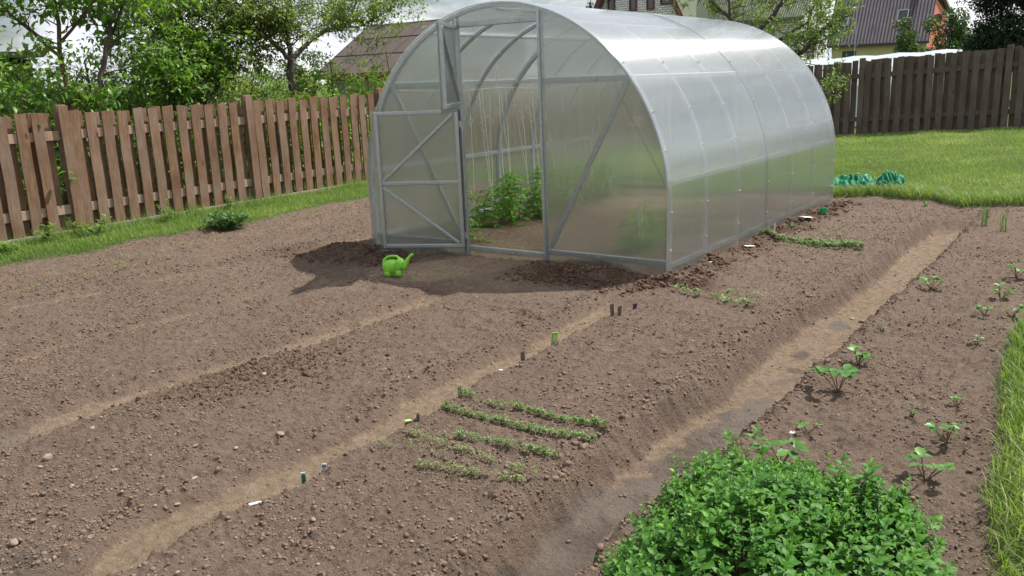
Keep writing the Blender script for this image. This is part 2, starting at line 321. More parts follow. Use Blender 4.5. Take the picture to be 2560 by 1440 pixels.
def poly_mat(name, axis, scale, t=.50, refr=.34, amp=.45, base=.05):
    """twin-wall polycarbonate: fine channels smear what is seen through them across the channels"""
    m, nt, n, l, o = mat(name)
    co = node(nt, 'TexCoord').outputs['Object']; sx = node(nt, 'SeparateXYZ'); l.new(co, sx.inputs[0])
    mu = node(nt, 'Math', operation='MULTIPLY'); l.new(sx.outputs['XYZ'.index(axis)], mu.inputs[0]); mu.inputs[1].default_value = scale
    fl = node(nt, 'Math', operation='FRACT'); l.new(mu.outputs[0], fl.inputs[0])
    ce = node(nt, 'Math', operation='MULTIPLY_ADD'); l.new(fl.outputs[0], ce.inputs[0]); ce.inputs[1].default_value = 2*amp; ce.inputs[2].default_value = -amp
    tv = node(nt, 'VectorTransform', vector_type='VECTOR', convert_from='OBJECT', convert_to='WORLD')
    tv.inputs[0].default_value = tuple(1.0 if a == axis else 0.0 for a in 'XYZ')
    scv = node(nt, 'VectorMath', operation='SCALE'); l.new(tv.outputs[0], scv.inputs[0]); l.new(ce.outputs[0], scv.inputs['Scale'])
    ge = node(nt, 'NewGeometry'); ad = node(nt, 'VectorMath', operation='ADD'); l.new(ge.outputs['Normal'], ad.inputs[0]); l.new(scv.outputs[0], ad.inputs[1])
    no = node(nt, 'VectorMath', operation='NORMALIZE'); l.new(ad.outputs[0], no.inputs[0])
    tr = node(nt, 'BsdfTransparent'); tr.inputs[0].default_value = (.93, .94, .93, 1)
    rf = node(nt, 'BsdfRefraction'); rf.inputs['Color'].default_value = (.93, .945, .93, 1); rf.inputs['IOR'].default_value = 1.16; rf.inputs['Roughness'].default_value = .20; l.new(no.outputs[0], rf.inputs['Normal'])
    tl = node(nt, 'BsdfTranslucent'); tl.inputs[0].default_value = (.84, .88, .88, 1)
    df = node(nt, 'BsdfDiffuse'); df.inputs[0].default_value = (.80, .84, .85, 1)
    gl = node(nt, 'BsdfGlossy'); gl.inputs['Roughness'].default_value = .12 if axis == 'Y' else .14; gl.inputs['Color'].default_value = (.96, .98, 1, 1)
    l.new(no.outputs[0], gl.inputs['Normal'])
    m1 = node(nt, 'MixShader'); m1.inputs[0].default_value = refr/(t+refr); l.new(tr.outputs[0], m1.inputs[1]); l.new(rf.outputs[0], m1.inputs[2])
    m2 = node(nt, 'MixShader'); m2.inputs[0].default_value = .45; l.new(tl.outputs[0], m2.inputs[1]); l.new(df.outputs[0], m2.inputs[2])
    # dust runs make the milky share uneven
    q_ = 1-t-refr; dz = ramp(nt, noise(nt, 2.2 if axis == 'Y' else 3.0, 6, .62, scl=(7, 7, .45) if axis != 'Y' else (1, 1, 1)), (.45, q_*.96), (.75, q_*1.06 if axis == 'Y' else q_*1.9))
    m3 = node(nt, 'MixShader'); l.new(dz, m3.inputs[0]); l.new(m1.outputs[0], m3.inputs[1]); l.new(m2.outputs[0], m3.inputs[2])
    lw = node(nt, 'LayerWeight'); lw.inputs['Blend'].default_value = .5   # Schlick reflectance of both skins
    p5 = node(nt, 'Math', operation='POWER'); l.new(lw.outputs['Facing'], p5.inputs[0]); p5.inputs[1].default_value = 4.2
    fr = node(nt, 'Math', operation='MULTIPLY_ADD'); l.new(p5.outputs[0], fr.inputs[0]); fr.inputs[1].default_value = .74; fr.inputs[2].default_value = base
    m4 = node(nt, 'MixShader'); l.new(fr.outputs[0], m4.inputs[0]); l.new(m3.outputs[0], m4.inputs[1]); l.new(gl.outputs[0], m4.inputs[2])
    l.new(m4.outputs[0], o.inputs[0]); return m
M['poly_front'] = poly_mat('polycarbonate_panel', 'X', 160, .49, .455, .50)
M['poly_roof'] = poly_mat('polycarbonate_roof', 'Y', 160, .47, .41, .42, .25)

# ------------------------------------------------------------------ ground: one sheet to the horizon
xs = np.concatenate([[-400, -200, -100, -60, -40, -28, -20, -15, -12, -10, -8, -7, -6, -5, -4.4, -4, -3.7, -3.4, -3.2, -3.0, -2.85], np.arange(-2.75, 5.9, .0095), [6, 6.15, 6.3, 6.6, 7, 7.5, 8, 9, 10, 12, 15, 20, 30, 45, 70, 120, 250, 400]])
yf = [-5.2]
while yf[-1] < 4.8: yf.append(yf[-1] + .0085 + .0016*max(0, yf[-1]+4))
ys = np.concatenate([[-400, -150, -60, -30, -18, -12, -9, -7.5, -6.5, -5.9, -5.5], yf, [4.9, 5.1, 5.4, 5.8, 6.3, 7, 8, 9, 10, 11, 12, 12.6, 13, 13.5, 14, 15, 17, 20, 24, 28, 34, 40, 50, 65, 80, 110, 160, 250, 400]])
X, Y = np.meshgrid(xs, ys, indexing='xy'); X = X.ravel(); Y = Y.ravel()
Z = H(X, Y)
d, ye, f2, f3, f4, f5, g, tr, dark_soil, ins = masks(X, Y)
sand = np.clip(ye**3*.9 + d**4*.55 + f2**4*.55 + f4**4*.5 + f3**4*.42 + f5**4*.36 + tr*.42 + ins*.6, 0, 1)
def patch(cx, cy, rx, ry): return np.exp(-(((X-cx)/rx)**2+((Y-cy)/ry)**2)**2)
wetp = patch(4.32, -1.05, .12, .34) + patch(4.33, -2.0, .11, .42) + patch(4.34, -2.9, .10, .65) + patch(4.33, -.15, .10, .22)*.8 + patch(4.3, -3.9, .14, .5)
wetp = wetp + 1.1*patch(4.30, -3.3, .20, 1.15); silt = np.clip(d**2*wetp*(.95+4.5*fbm(X*5, Y*5, 4)) + .55*f2*sst(-3.5, -4.2, Y) + .6*patch(2.95, -4.75, .22, .35), 0, 1)*.85
cols = np.stack([sand, silt, g, dark_soil], 1)
nx, ny = len(xs), len(ys)
ii, jj = np.meshgrid(np.arange(nx-1), np.arange(ny-1), indexing='xy'); b0 = (jj*nx+ii).ravel()
F = np.stack([b0, b0+1, b0+1+nx, b0+nx], 1)
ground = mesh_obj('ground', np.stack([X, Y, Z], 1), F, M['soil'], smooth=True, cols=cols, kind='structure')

# ------------------------------------------------------------------ loose clods, gravel, stones
ICO = None
def ico():
    global ICO
    if ICO is None:
        bm = bmesh.new(); bmesh.ops.create_icosphere(bm, subdivisions=1, radius=1); bm.verts.ensure_lookup_table()
        ICO = (np.array([v.co for v in bm.verts]), np.array([[v.index for v in f.verts] for f in bm.faces])); bm.free()
    return ICO
def rocks(P, S, flat=.75, jit=.30):
    V0, F0 = ico(); n = len(P); k = len(V0)
    a = rng.random(n)*6.28; b = rng.random(n)*6.28
    V = V0[None]*(1+jit*(rng.random((n, k, 1))*2-1))*np.stack([rng.uniform(.8, 1.3, n), rng.uniform(.7, 1.1, n), rng.uniform(.8, 1.1, n)*flat], 1)[:, None]
    t = rng.normal(0, .35, n); ct, st = np.cos(t)[:, None], np.sin(t)[:, None]
    V = np.stack([V[..., 0], V[..., 1]*ct-V[..., 2]*st, V[..., 1]*st+V[..., 2]*ct], -1)
    ca, sa = np.cos(a)[:, None], np.sin(a)[:, None]
    V = np.stack([V[..., 0]*ca-V[..., 1]*sa, V[..., 0]*sa+V[..., 1]*ca, V[..., 2]], -1)*S[:, None, None]+P[:, None]
    F = (F0[None]+(np.arange(n)*k)[:, None, None]).reshape(-1, 3)
    return V.reshape(-1, 3), F, np.repeat(rng.random(n), k)
def scatter(n, keep):
    u = rng.random(n); y = -4.9+9.3*u**1.7; x = rng.uniform(-2.4, 5.75, n); return x, y
x, y = scatter(250000, None)
d, ye, f2, f3, f4, f5, g, tr, dark_soil, ins = masks(x, y)
cl = fbm(x*2.5, y*2.5, 3)
pk = (1-.93*np.clip(d+ye+f2*.8+tr*.9+f4*.5, 0, 1))*(1-g)*(1-.8*ins)*np.clip(.5+2.6*cl+.9*fbm(x*9, y*9, 2), .10, 1)
bank = sum(np.exp(-((x-pl(c_, y)+o_)/.05)**2) for c_, o_ in ((P2, .16), (P3, .14), (P4, .17), (YL, .12), (DL, .12)))*(y < 0)
lip = np.exp(-((x-pl(DR, y)-.06)/.06)**2)+.7*np.clip(bank, 0, 1); pk = np.clip(pk+lip*.6, 0, 1)
ok = rng.random(len(x)) < pk; x, y = x[ok], y[ok]; lip = lip[ok]
s = np.clip(rng.lognormal(math.log(.0033), .50, len(x)), .0016, .0105)*(1+.45*lip)
P = np.stack([x, y, H(x, y)+s*.25], 1); V, F, a = rocks(P, s, .8, .42)
tag(mesh_obj('soil_clods', V, F, M['clod'], attr=a, kind='stuff'), 'loose brown soil crumbs covering the raked beds', 'soil')
xd = np.concatenate([rng.normal(2.05, .22, 900), rng.normal(1.95, .16, 700), rng.uniform(-2.2, 5.3, 2600), rng.normal(2.3, .5, 500)]); yd = np.concatenate([rng.normal(-2.85, .22, 900), rng.normal(-3.2, .2, 700), rng.uniform(-4.8, 4, 2600), rng.normal(-1.3, .25, 500)])
ok = (rng.random(len(xd)) < (1-masks(xd, yd)[6]))*(masks(xd, yd)[9] < .5)*((xd < -.1)+(xd > 3.02)+(yd < 0)+(yd > 3.95) > 0); xd, yd = xd[ok], yd[ok]; n = len(xd)
a = rng.random(n)*6.28; Ld = rng.lognormal(math.log(.014), .5, n).clip(.006, .07); zd = H(xd, yd)+.003; dx, dy = np.cos(a), np.sin(a); wd_ = .0012+.0012*rng.random(n); tz = rng.normal(0, .25, n)
q0 = np.stack([xd-dx*Ld/2, yd-dy*Ld/2, zd-tz*Ld/2], 1); q1 = np.stack([xd+dx*Ld/2, yd+dy*Ld/2, zd+tz*Ld/2], 1); sd_ = np.stack([-dy*wd_, dx*wd_, 0*wd_], 1); up_ = np.array([[0, 0, .002]])
V = np.stack([q0-sd_, q0+sd_, q0+up_, q1-sd_, q1+sd_, q1+up_], 1).reshape(-1, 3); i_ = np.arange(n)[:, None]*6; F = np.concatenate([i_+np.array([[p]]).reshape(1, -1) for p in ((0, 3, 5, 2), (1, 2, 5, 4), (0, 1, 4, 3))], 0)
tag(mesh_obj('plant_litter', V, F, simple('plant_litter', (.085, .060, .040), (.20, .15, .10), 9, .9), kind='stuff'), 'small dark twigs and straw bits strewn over the soil', 'litter')
x = np.concatenate([rng.normal(2.05, .2, 1100), rng.normal(1.95, .14, 600)]); y = np.concatenate([rng.normal(-2.75, .22, 1100), rng.normal(-3.2, .2, 600)]); s = np.clip(rng.lognormal(math.log(.0045), .5, len(x)), .002, .016)
V, F, a = rocks(np.stack([x, y, H(x, y)+s*.3], 1), s, .8, .35); tag(mesh_obj('dark_crumbs', V, F, M['compost'], attr=a, kind='stuff'), 'patch of dark crumbs across the bed left of the sandy path', 'soil')
x = np.concatenate([rng.uniform(1.75, 3.1, 3200), rng.uniform(-.7, .85, 2600), rng.uniform(2.98, 3.34, 3200)]); y = np.concatenate([rng.uniform(-.6, .0, 3200), rng.uniform(-.85, .0, 2600), rng.uniform(-.3, 4.0, 3200)])
_, _, _, _, _, _, _, _, dark_soil, ins = masks(x, y); ok = (rng.random(len(x)) < dark_soil*.9+.05)*(ins < .5); x, y = x[ok], y[ok]
s = np.clip(rng.lognormal(math.log(.008), .5, len(x)), .003, .03); V, F, a = rocks(np.stack([x, y, H(x, y)+s*.2], 1), s, .8, .4)
tag(mesh_obj('compost_crumbs', V, F, M['compost'], attr=a, kind='stuff'), 'dark crumbly compost heaped along the greenhouse base', 'compost')
x, y = scatter(7000, None); d, ye, f2, f3, f4, f5, g, tr, dark_soil, ins = masks(x, y); ok = rng.random(len(x)) < (1-g)*(1-ins)*np.clip(.45+1.5*fbm(x*1.6+9, y*1.6, 2), .05, 1)*(1-.7*np.clip(ye+d, 0, 1)); x, y = x[ok], y[ok]
s = np.clip(rng.lognormal(math.log(.0042), .45, len(x)), .0025, .011); V, F, a = rocks(np.stack([x, y, H(x, y)+s*.3], 1), s, .6, .16)
tag(mesh_obj('gravel', V, F, M['stone'], attr=a, kind='stuff', smooth=True), 'small pale pebbles scattered over the brown soil', 'gravel')
bm = bmesh.new(); bmesh.ops.create_icosphere(bm, subdivisions=3, radius=1)
for v in bm.verts:
    c = v.co; v.co = c*(1+.10*math.sin(3.1*c.x+2*c.y)+.07*math.sin(4*c.z+3*c.y+1))
sm = bpy.data.meshes.new('stone'); bm.to_mesh(sm); bm.free(); sm.polygons.foreach_set('use_smooth', [True]*len(sm.polygons)); sm.materials.append(M['stone'])
STONES = [(2.11,-2.97,.020,'greyish stone lying beside the dark crumb patch in the middle bed'),(1.48,-3.23,.018,'flat pale stone on the edge of the second bed from the sandy path'),
 (2.81,-3.44,.021,'long flat pale stone beside a smaller one next to the sandy path'),(2.16,-4.14,.019,'rounded upright pale stone standing near the left edge of the photo'),(2.22,-4.20,.013,'small flat stone leaning at the foot of the rounded upright stone'),
 (2.45,-4.34,.012,'small egg-shaped cream stone alone on bare soil'),(2.86,-3.91,.013,'buried oval stone on the slope just above the sandy path'),(2.75,-3.63,.011,'brown oval stone below the long flat pale stone'),
 (2.78,-2.69,.010,'pale round pebble above the widest part of the sandy path'),(2.68,-4.45,.014,'flat tan stone in the lower left corner bed'),(2.80,-4.57,.019,'long low stone at the very bottom left of the photo'),
 (2.53,-4.05,.011,'thin flat pale stone in the open middle of the left bed'),(1.75,-3.10,.013,'yellowish stone beside the second footpath furrow'),(3.96,-3.64,.013,'flat pink-tan stone near the silty ditch in the front bed'),
 (3.56,-3.91,.012,'tan stone at the middle bottom of the front bed'),(2.03,-3.87,.014,'grey-tan stone at the furrow edge on the far left'),(2.59,-3.72,.014,'flat oval pinkish stone halfway along the left bed'),
 (4.31,.01,.015,'flat beige stone in the dry part of the ditch'),(4.38,-.03,.019,'larger beige stone beside another in the dry ditch'),(4.44,.02,.012,'small beige stone against the cut edge of the ditch'),(3.24,-3.13,.011,'pale pebble just below the green-topped dark stub'),
 (4.02,-2.30,.012,'pinkish stone on the slope right of the seedling rows'),(2.95,-4.05,.012,'brown lump stone half sunk at the sandy path edge')]
for i, (x, y, s, lb) in enumerate(STONES):
    o = bpy.data.objects.new('stone', sm); COL.objects.link(o); o.location = (x, y, hz(x, y)+s*.35)
    s *= .8; o.scale = (s*random.uniform(1.1, 1.7), s*random.uniform(.8, 1.1), s*random.uniform(.45, .65)*(1.7 if i == 3 else 1)); o.rotation_euler = (random.uniform(-.2, .2), random.uniform(-.2, .2), random.uniform(0, 6.28))
    tag(o, lb, 'stone', 'stones lying on the soil beds')

# ------------------------------------------------------------------ greenhouse
HC, RA, LG = .5379, 1.5096, 3.9
def arc(off=0, z0=0.0, n=44):
    """outline of the arch from right foot over the top to the left foot, offset outward"""
    r = RA+off; pts = [(1.5+r-.0096*(1-k/3), z0+(HC-z0)*k/3) for k in range(3)]
    for k in range(n+1):
        t = math.pi*k/n; pts.append((1.5+r*math.cos(t), HC+r*math.sin(t)))
    pts += [(1.5-r+.0096*(k/3), HC-(HC-z0)*k/3) for k in range(1, 4)]
    return pts
def arch_z(x, off=0): return HC+math.sqrt(max(0, (RA+off)**2-(x-1.5)**2))
def half(z, off=0): return (math.sqrt((RA+off)**2-(z-HC)**2) if z > HC else 1.5+off+.0096*z/HC)
GH = empty('greenhouse', (1.5, 0, 0), 'arched clear polycarbonate greenhouse on a galvanised steel frame with its doors standing open', 'greenhouse')
def gpart(mb, name, m, parent=None, smooth=False, bevel=0, origin=None):
    """parts are modelled in world coordinates; children of the greenhouse are shifted to its origin"""
    mb.V = [(v[0], v[1], v[2]*(1-.0065*max(0, v[1]))) for v in mb.V]   # the frame has sunk a little towards the back
    o = mb.obj(name, m, parent or GH, smooth, bevel); o.matrix_parent_inverse = Matrix.Identity(4)
    if parent is None: o.location = (-1.5, 0, 0)
    return o
def arch_mb(y, w=.042, th=.022, off=-.004):
    mb = MB(); po, pi = arc(off, -.15), arc(off-th, -.15); V = []
    for (xo, zo), (xi, zi) in zip(po, pi): V += [(xo, y-w/2, zo), (xo, y+w/2, zo), (xi, y+w/2, zi), (xi, y-w/2, zi)]
    n = len(po); F = []
    for i in range(n-1):
        a = i*4
        for k in range(4): F.append((a+k, a+(k+1) % 4, a+4+(k+1) % 4, a+4+k))
    F += [(3, 2, 1, 0), tuple(range(n*4-4, n*4))]
    return mb.add(V, F)
for k in range(7): gpart(arch_mb(k*.65 + (.022 if k == 0 else -.022 if k == 6 else 0)), 'arch', M['rib'])
for z, off in ((.08, -.0125), (.69, -.0125), (1.44, -.0125)):
    for sgn in (1, -1):
        xx = 1.5+sgn*half(z, off); gpart(MB().bar((xx, 0.012, z), (xx, LG-.012, z), .021, .040), 'purlin', M['rib'], bevel=.003)
for xx in (.78, 2.22): gpart(MB().bar((xx, 0, arch_z(xx, -.0135)), (xx, LG, arch_z(xx, -.0135)), .036, .02), 'purlin', M['rib'], bevel=.003)
gpart(MB().bar((1.5, 0, arch_z(1.5, -.045)), (1.5, LG, arch_z(1.5, -.045)), .036, .02), 'ridge_bar', M['rib'], bevel=.003)
def end_frame(y, s):
    for xx in (1.09, 1.91): gpart(MB().box((xx, y-.012*s, (arch_z(xx, -.03)-.12)/2), (.040, .036, arch_z(xx, -.03)+.12)), 'door_post', M['metal'], bevel=.004)
    gpart(MB().box((1.5, y, 1.905), (.775, .026, .045)), 'header', M['metal'], bevel=.004)
    gpart(MB().box((1.5, y, .065), (.775, .026, .040)), 'threshold_bar', M['metal'], bevel=.004)
    for sg in (-1, 1):
        xa, xb = 1.5+sg*.433, 1.5+sg*(half(1.44)-.03)
        gpart(MB().bar((xa, y-.013*s, 1.44), (xb, y-.013*s, 1.44), .022, .044), 'crossbar', M['metal'], bevel=.003)
        xb2 = 1.5+sg*(half(.1)-.03); gpart(MB().bar((xa, y-.013*s, .10), (xb2, y-.013*s, .10), .022, .040), 'bottom_rail', M['metal'], bevel=.003)
        gpart(MB().bar((xb-sg*.02, y-.016*s, 1.42), (xa+sg*.02, y-.016*s, .13), .012, .044, (0, 0, 1)), 'brace', M['metal'], bevel=.003)
end_frame(.03, 1); end_frame(LG-.03, -1)
def panel_mb(x0, x1, y0, y1, zb=-.06, zt=None, zt_arc=True, n=18):
    """flat end panel between x0 and x1 with its top following the arch"""
    xsn = np.linspace(x0, x1, n); top = [(arch_z(q, -.002) if zt is None else zt) for q in xsn]
    if x0 < .01 or x1 > 2.99:  # outer panels follow the whole curved side
        side = arc(-.002, zb); right = x1 > 2.99
        prof = [p for p in side[:len(side)//2] if p[0] >= x0] if right else [p for p in side[::-1][:len(side)//2] if p[0] <= x1]
        xin = x0 if right else x1
        prof = prof + [(xin, arch_z(xin, -.002)), (xin, zb)]
    else:
        prof = [(x0, zb), (x1, zb)] + [(q, t) for q, t in zip(xsn[::-1], top[::-1])]
    k = len(prof); V = [(px, y0, pz) for px, pz in prof]+[(px, y1, pz) for px, pz in prof]
    F = [tuple(range(k)), tuple(range(2*k-1, k-1, -1))]+[(i, i+k, (i+1) % k+k, (i+1) % k) for i in range(k)]
    return MB().add(V, F)
for y0 in (0.0, LG-.004):
    gpart(panel_mb(0, 1.09-.006, y0, y0+.004), 'end_panel', M['poly_front'])
    gpart(panel_mb(1.91+.006, 3.0, y0, y0+.004), 'end_panel', M['poly_front'])
    gpart(panel_mb(1.112, 1.888, y0, y0+.004, zb=1.885), 'end_panel', M['poly_front'])
def roof_sheet(y0, y1, lift):
    po, pi = arc(.006+lift, -.07, 64), arc(.002+lift, -.07, 64); n = len(po); V = []
    for (xo, zo), (xi, zi) in zip(po, pi): V += [(xo, y0, zo), (xo, y1, zo), (xi, y1, zi), (xi, y0, zi)]
    mb = MB()
    for k in range(4):   # each side has its own vertices, so smooth shading stays true to the curve
        W = []; 
        for i in range(n): W += [V[i*4+k], V[i*4+(k+1) % 4]]
        mb.add(W, [(2*i, 2*i+1, 2*i+3, 2*i+2) for i in range(n-1)])
    o = gpart(mb, 'roof_sheet', M['poly_roof'], smooth=True); return o
roof_sheet(-.035, LG/2+.03, 0); roof_sheet(LG/2-.03, LG+.035, .0055)
# bolts along the arches and on the end panels
bb = MB()
bm = bmesh.new(); bmesh.ops.create_cone(bm, cap_ends=True, segments=10, radius1=.010, radius2=.008, depth=.004); bmesh.ops.create_cone(bm, cap_ends=True, segments=6, radius1=.006, radius2=.006, depth=.012)
bmesh_me = bpy.data.meshes.new('bolt'); bm.to_mesh(bmesh_me); bm.free(); bmesh_me.materials.append(M['zinc'])
def bolt(p, nrm):
    o = bpy.data.objects.new('bolt', bmesh_me); COL.objects.link(o); o.parent = GH; o.location = (p[0]-1.5, p[1], p[2]*(1-.0065*max(0, p[1]))); o.rotation_euler = Vector(nrm).to_track_quat('Z', 'Y').to_euler()
for k in range(7):
    for z in (.20, .48, .92, 1.2, 1.55):
        yy = k*.65+(.018 if k == 0 else -.018 if k == 6 else 0); hw = half(z, .006 if k < 3 else .012)
        a = math.atan2(z-HC, hw) if z > HC else 0; bolt((1.5+hw, yy, z), (math.cos(a), 0, math.sin(a)))
for t in (.35, .65): bolt((2.70*(1-t)+1.93*t, -.003, 1.42*(1-t)+.13*t), (0, -1, 0)); bolt((.30*(1-t)+1.07*t, -.003, 1.42*(1-t)+.13*t), (0, -1, 0))
for xx in (1.28, 1.72): bolt((xx, -.003, 1.905), (0, -1, 0))
for xx in (2.4,): bolt((xx, -.003, .10), (0, -1, 0)); bolt((xx, -.003, 1.44), (0, -1, 0))
def leaf_door(ang, z0, z1, w, diag, name):
    d = empty(name, (1.09-1.5, -.004, 0)); d.parent = GH; d.rotation_euler = (0, 0, ang)
    def lp(mb, nm, m, bv=.004):
        return mb.obj(nm, m, d, bevel=bv)
    s = .030; yb = .016
    lp(MB().box((.02, yb, (z0+z1)/2), (s, .026, z1-z0)), 'stile', M['metal']); lp(MB().box((w-.015, yb, (z0+z1)/2), (s, .026, z1-z0)), 'stile', M['metal'])
    rails = [z0+.015, z1-.015]+([(z0+z1)/2-.02] if name == 'lower_door' else [])
    for z in rails: lp(MB().box((w/2, yb, z), (w-.062, .024, .030)), 'rail', M['metal'])
    for (xa, za), (xb, zb) in diag: lp(MB().bar((xa, yb, za), (xb, yb, zb), .022, .028, (0, 1, 0)), 'diagonal', M['metal'])
    py = -.004
    lp(MB().box((w/2+.012, py, (z0+z1)/2-.02), (w+.05, .004, z1-z0+.05)), 'door_panel', M['poly_front'], 0)
    for z in (z0+.1, z1-.12):
        hg = MB().box((-.006, -.01, z), (.026, .03, .055)); hg.tube([(-.012, -.03, z-.03), (-.012, -.03, z+.03)], .006, 8); lp(hg, 'hinge', M['zinc'], 0)
    for i in range(5): q = MB(); q.tube([(w-.015, .030, z0+.1+i*(z1-z0-.2)/4), (w-.015, .036, z0+.1+i*(z1-z0-.2)/4)], .006, 6); lp(q, 'screw', M['zinc'], 0)
    return d
leaf_door(math.atan2(-.34, -.65), .075, 1.235, .725, [((.05, 1.20), (.69, .65)), ((.69, .60), (.05, .11))], 'lower_door')
leaf_door(R(-60), 1.265, 1.895, .725, [((.69, 1.86), (.06, 1.31))], 'upper_door')
for z in (1.47, .80):
    q = MB(); q.tube([(1.91+.026*math.cos(t), .03+.022*math.sin(t), z+.012*t) for t in np.linspace(0, 6.6, 14)], .0022, 5); gpart(q, 'wire_tie', M['black'])
# ------------------------------------------------------------------ twine inside the greenhouse and the tomato plants
def wob_line(p, q, amp, n=10, seed=0):
    g = random.Random(seed); p, q = Vector(p), Vector(q); out_ = []
    for i in range(n+1):
        t = i/n; out_.append(p.lerp(q, t)+Vector((g.uniform(-1, 1), g.uniform(-1, 1), 0))*amp*math.sin(math.pi*t))
    return out_
q = MB(); q.tube([(.40, -.02+.05, 1.40), (.40, .9, 1.365), (.42, 1.47, 1.375), (.45, 2.3, 1.33), (.47, 3.87, 1.40)], .0035, 6)
tag(q.obj('cord', M['twine']), 'taut white cord stretched lengthwise over the tomato bed inside the greenhouse', 'cord')
q = MB(); q.bar((.12, .05, 1.43), (.12, 3.85, 1.43), .03, .034)
YS = [.98, 1.12, 1.18, 1.30, 1.42, 1.47, 1.56, 1.68, 1.83, 1.95, 2.02, 2.12, 2.2, 2.6, 3.0, 3.4]
for i, yy in enumerate(YS):
    tall = i in (4, 11); dx = random.uniform(-.06, .1); fy = yy+random.uniform(-.16, .16)
    top = (.42, yy, 1.80 if tall else 1.37); bot = (.48+dx, fy, .22)
    q = MB(); q.tube(wob_line(top, bot, .006, 8, i), .0030, 4)
    # knot loop and loose tail
    zk = random.uniform(1.0, 1.28) if not tall else 1.62; kx, ky = .42, yy
    lp = [(kx+.02*math.sin(t)*.4, ky+.022*math.sin(t), zk-.03+.032*math.cos(t)) for t in np.linspace(0, 5.6, 12)]
    q.tube(lp, .0018, 4); q.tube([lp[0], (kx, ky-.03, zk+.02), (kx+.01, ky-.06, zk+.03), (kx, ky-.075, zk+.015)], .0016, 4)
    tag(q.obj('support_string', M['twine']), 'knotted white string hanging from the cord to the tomato plants in the doorway' if not tall else ('long white string tied to the upper roof bar, nearer the door' if i == 4 else 'long white string tied to the upper roof bar, farther from the door'), 'string', 'plant strings in the greenhouse')
for i, yy in enumerate((.5, .56)):
    q = MB(); q.tube(wob_line((2.62, yy-.3, 1.37), (2.6, yy-.2, .2), .01, 8, i+50), .0020, 4)
    q.tube([(2.62+.02*math.cos(t), yy-.3+.02*math.sin(t), 1.12+.03*math.sin(t)) for t in np.linspace(0, 6, 10)], .0018, 4)
    tag(q.obj('support_string', M['twine']), 'white plant strings behind the clear right-hand front panel', 'string', 'strings behind the right front panel')
M['tomato'] = leafmat('tomato_leaf', (.11, .26, .04), (.25, .48, .09), .48)
M['stem'] = simple('green_stem', (.10, .17, .05), (.16, .2, .08), 60, .6)
def tomato(x, y, h, lean, label):
    g = random.Random(int(x*977+y*131)); z0 = hz(x, y)
    e_ = empty('tomato_plant', (x, y, z0), label, 'tomato plant', group='tomato plants in the greenhouse')
    st = MB(); pts = [(lean[0]*t*t, lean[1]*t*t+.02*math.sin(6*t), h*t) for t in np.linspace(0, 1, 8)]; st.tube(pts, [.006-.003*t for t in np.linspace(0, 1, 8)], 6)
    Pp, A, Nn, Ls, Ws = [], [], [], [], []
    for k in range(int(32*h/.5)):
        t = .06+.94*k/(32*h/.5); b = Vector((lean[0]*t*t, lean[1]*t*t, h*t)); a = k*2.4+g.random()
        ln = g.uniform(.13, .24)*(1.15-.55*t); dr = Vector((math.cos(a), math.sin(a), g.uniform(.1, .6)))
        pp = [b+dr*ln*s_+Vector((0, 0, -.55*ln*s_*s_)) for s_ in np.linspace(0, 1, 6)]; st.tube(pp, .0022, 4)
        for s_ in range(1, 6):
            sd = dr.cross(Vector((0, 0, 1))).normalized()
            for sg in ((-1, 1) if s_ < 5 else (0,)):
                ax = (sd*sg+dr*(.5 if sg else 1)+Vector((0, 0, -.35-.3*g.random()))).normalized(); Pp.append(pp[s_]); A.append(ax); Nn.append(Vector((g.uniform(-.4, .4), g.uniform(-.4, .4), 1)))
                Ls.append(g.uniform(.045, .075)*(1.1-.3*t)); Ws.append(Ls[-1]*.55)
    st.obj('stem', M['stem'], e_)
    V, F, k = leaves(np.array(Pp), np.array(A), np.array(Nn), np.array(Ls), np.array(Ws), .25, True)
    mesh_obj('foliage', V, F, M['tomato'], e_, attr=np.repeat(rng.random(len(Pp)), k))
TL = ['tall','bushy','drooping','upright','slim','leafy','curling','dense','open','lanky']
for i, (x, y, h) in enumerate([(.66,.42,.30),(.50,.98,.46),(.62,1.25,.62),(.45,1.55,.55),(.70,1.72,.45),(.50,1.98,.58),(.62,2.35,.60),(.48,2.75,.55),(.6,3.2,.5),(.34,.78,.5)]):
    tomato(x, y, h*.86, (random.uniform(-.05, .12), random.uniform(-.1, .05)), ['small drooping tomato plant nearest the left door post','tomato plant behind the small drooping one, left of the doorway','tallest green tomato plant in the middle of the doorway','tomato plant just right of the tallest one, tied to a string','low tomato plant spilling onto the sandy greenhouse path','tomato plant seen against the right door post','tomato plant partly behind the right door post','tomato plant deep in the greenhouse blurred by the panel','last tomato plant at the far end of the left bed','tomato plant half hidden behind the left door post'][i])
for i, (x, y, h) in enumerate([(2.45,.55,.34),(2.30,.95,.38),(2.60,1.35,.36),(2.35,1.9,.45)]):
    tomato(x, y, h, (0, 0), ['small plant blurred behind the lower corner of the right front panel','second small plant blurred behind the right front panel','plant behind the first side segment of the greenhouse','young plant behind the third side segment of the greenhouse'][i])

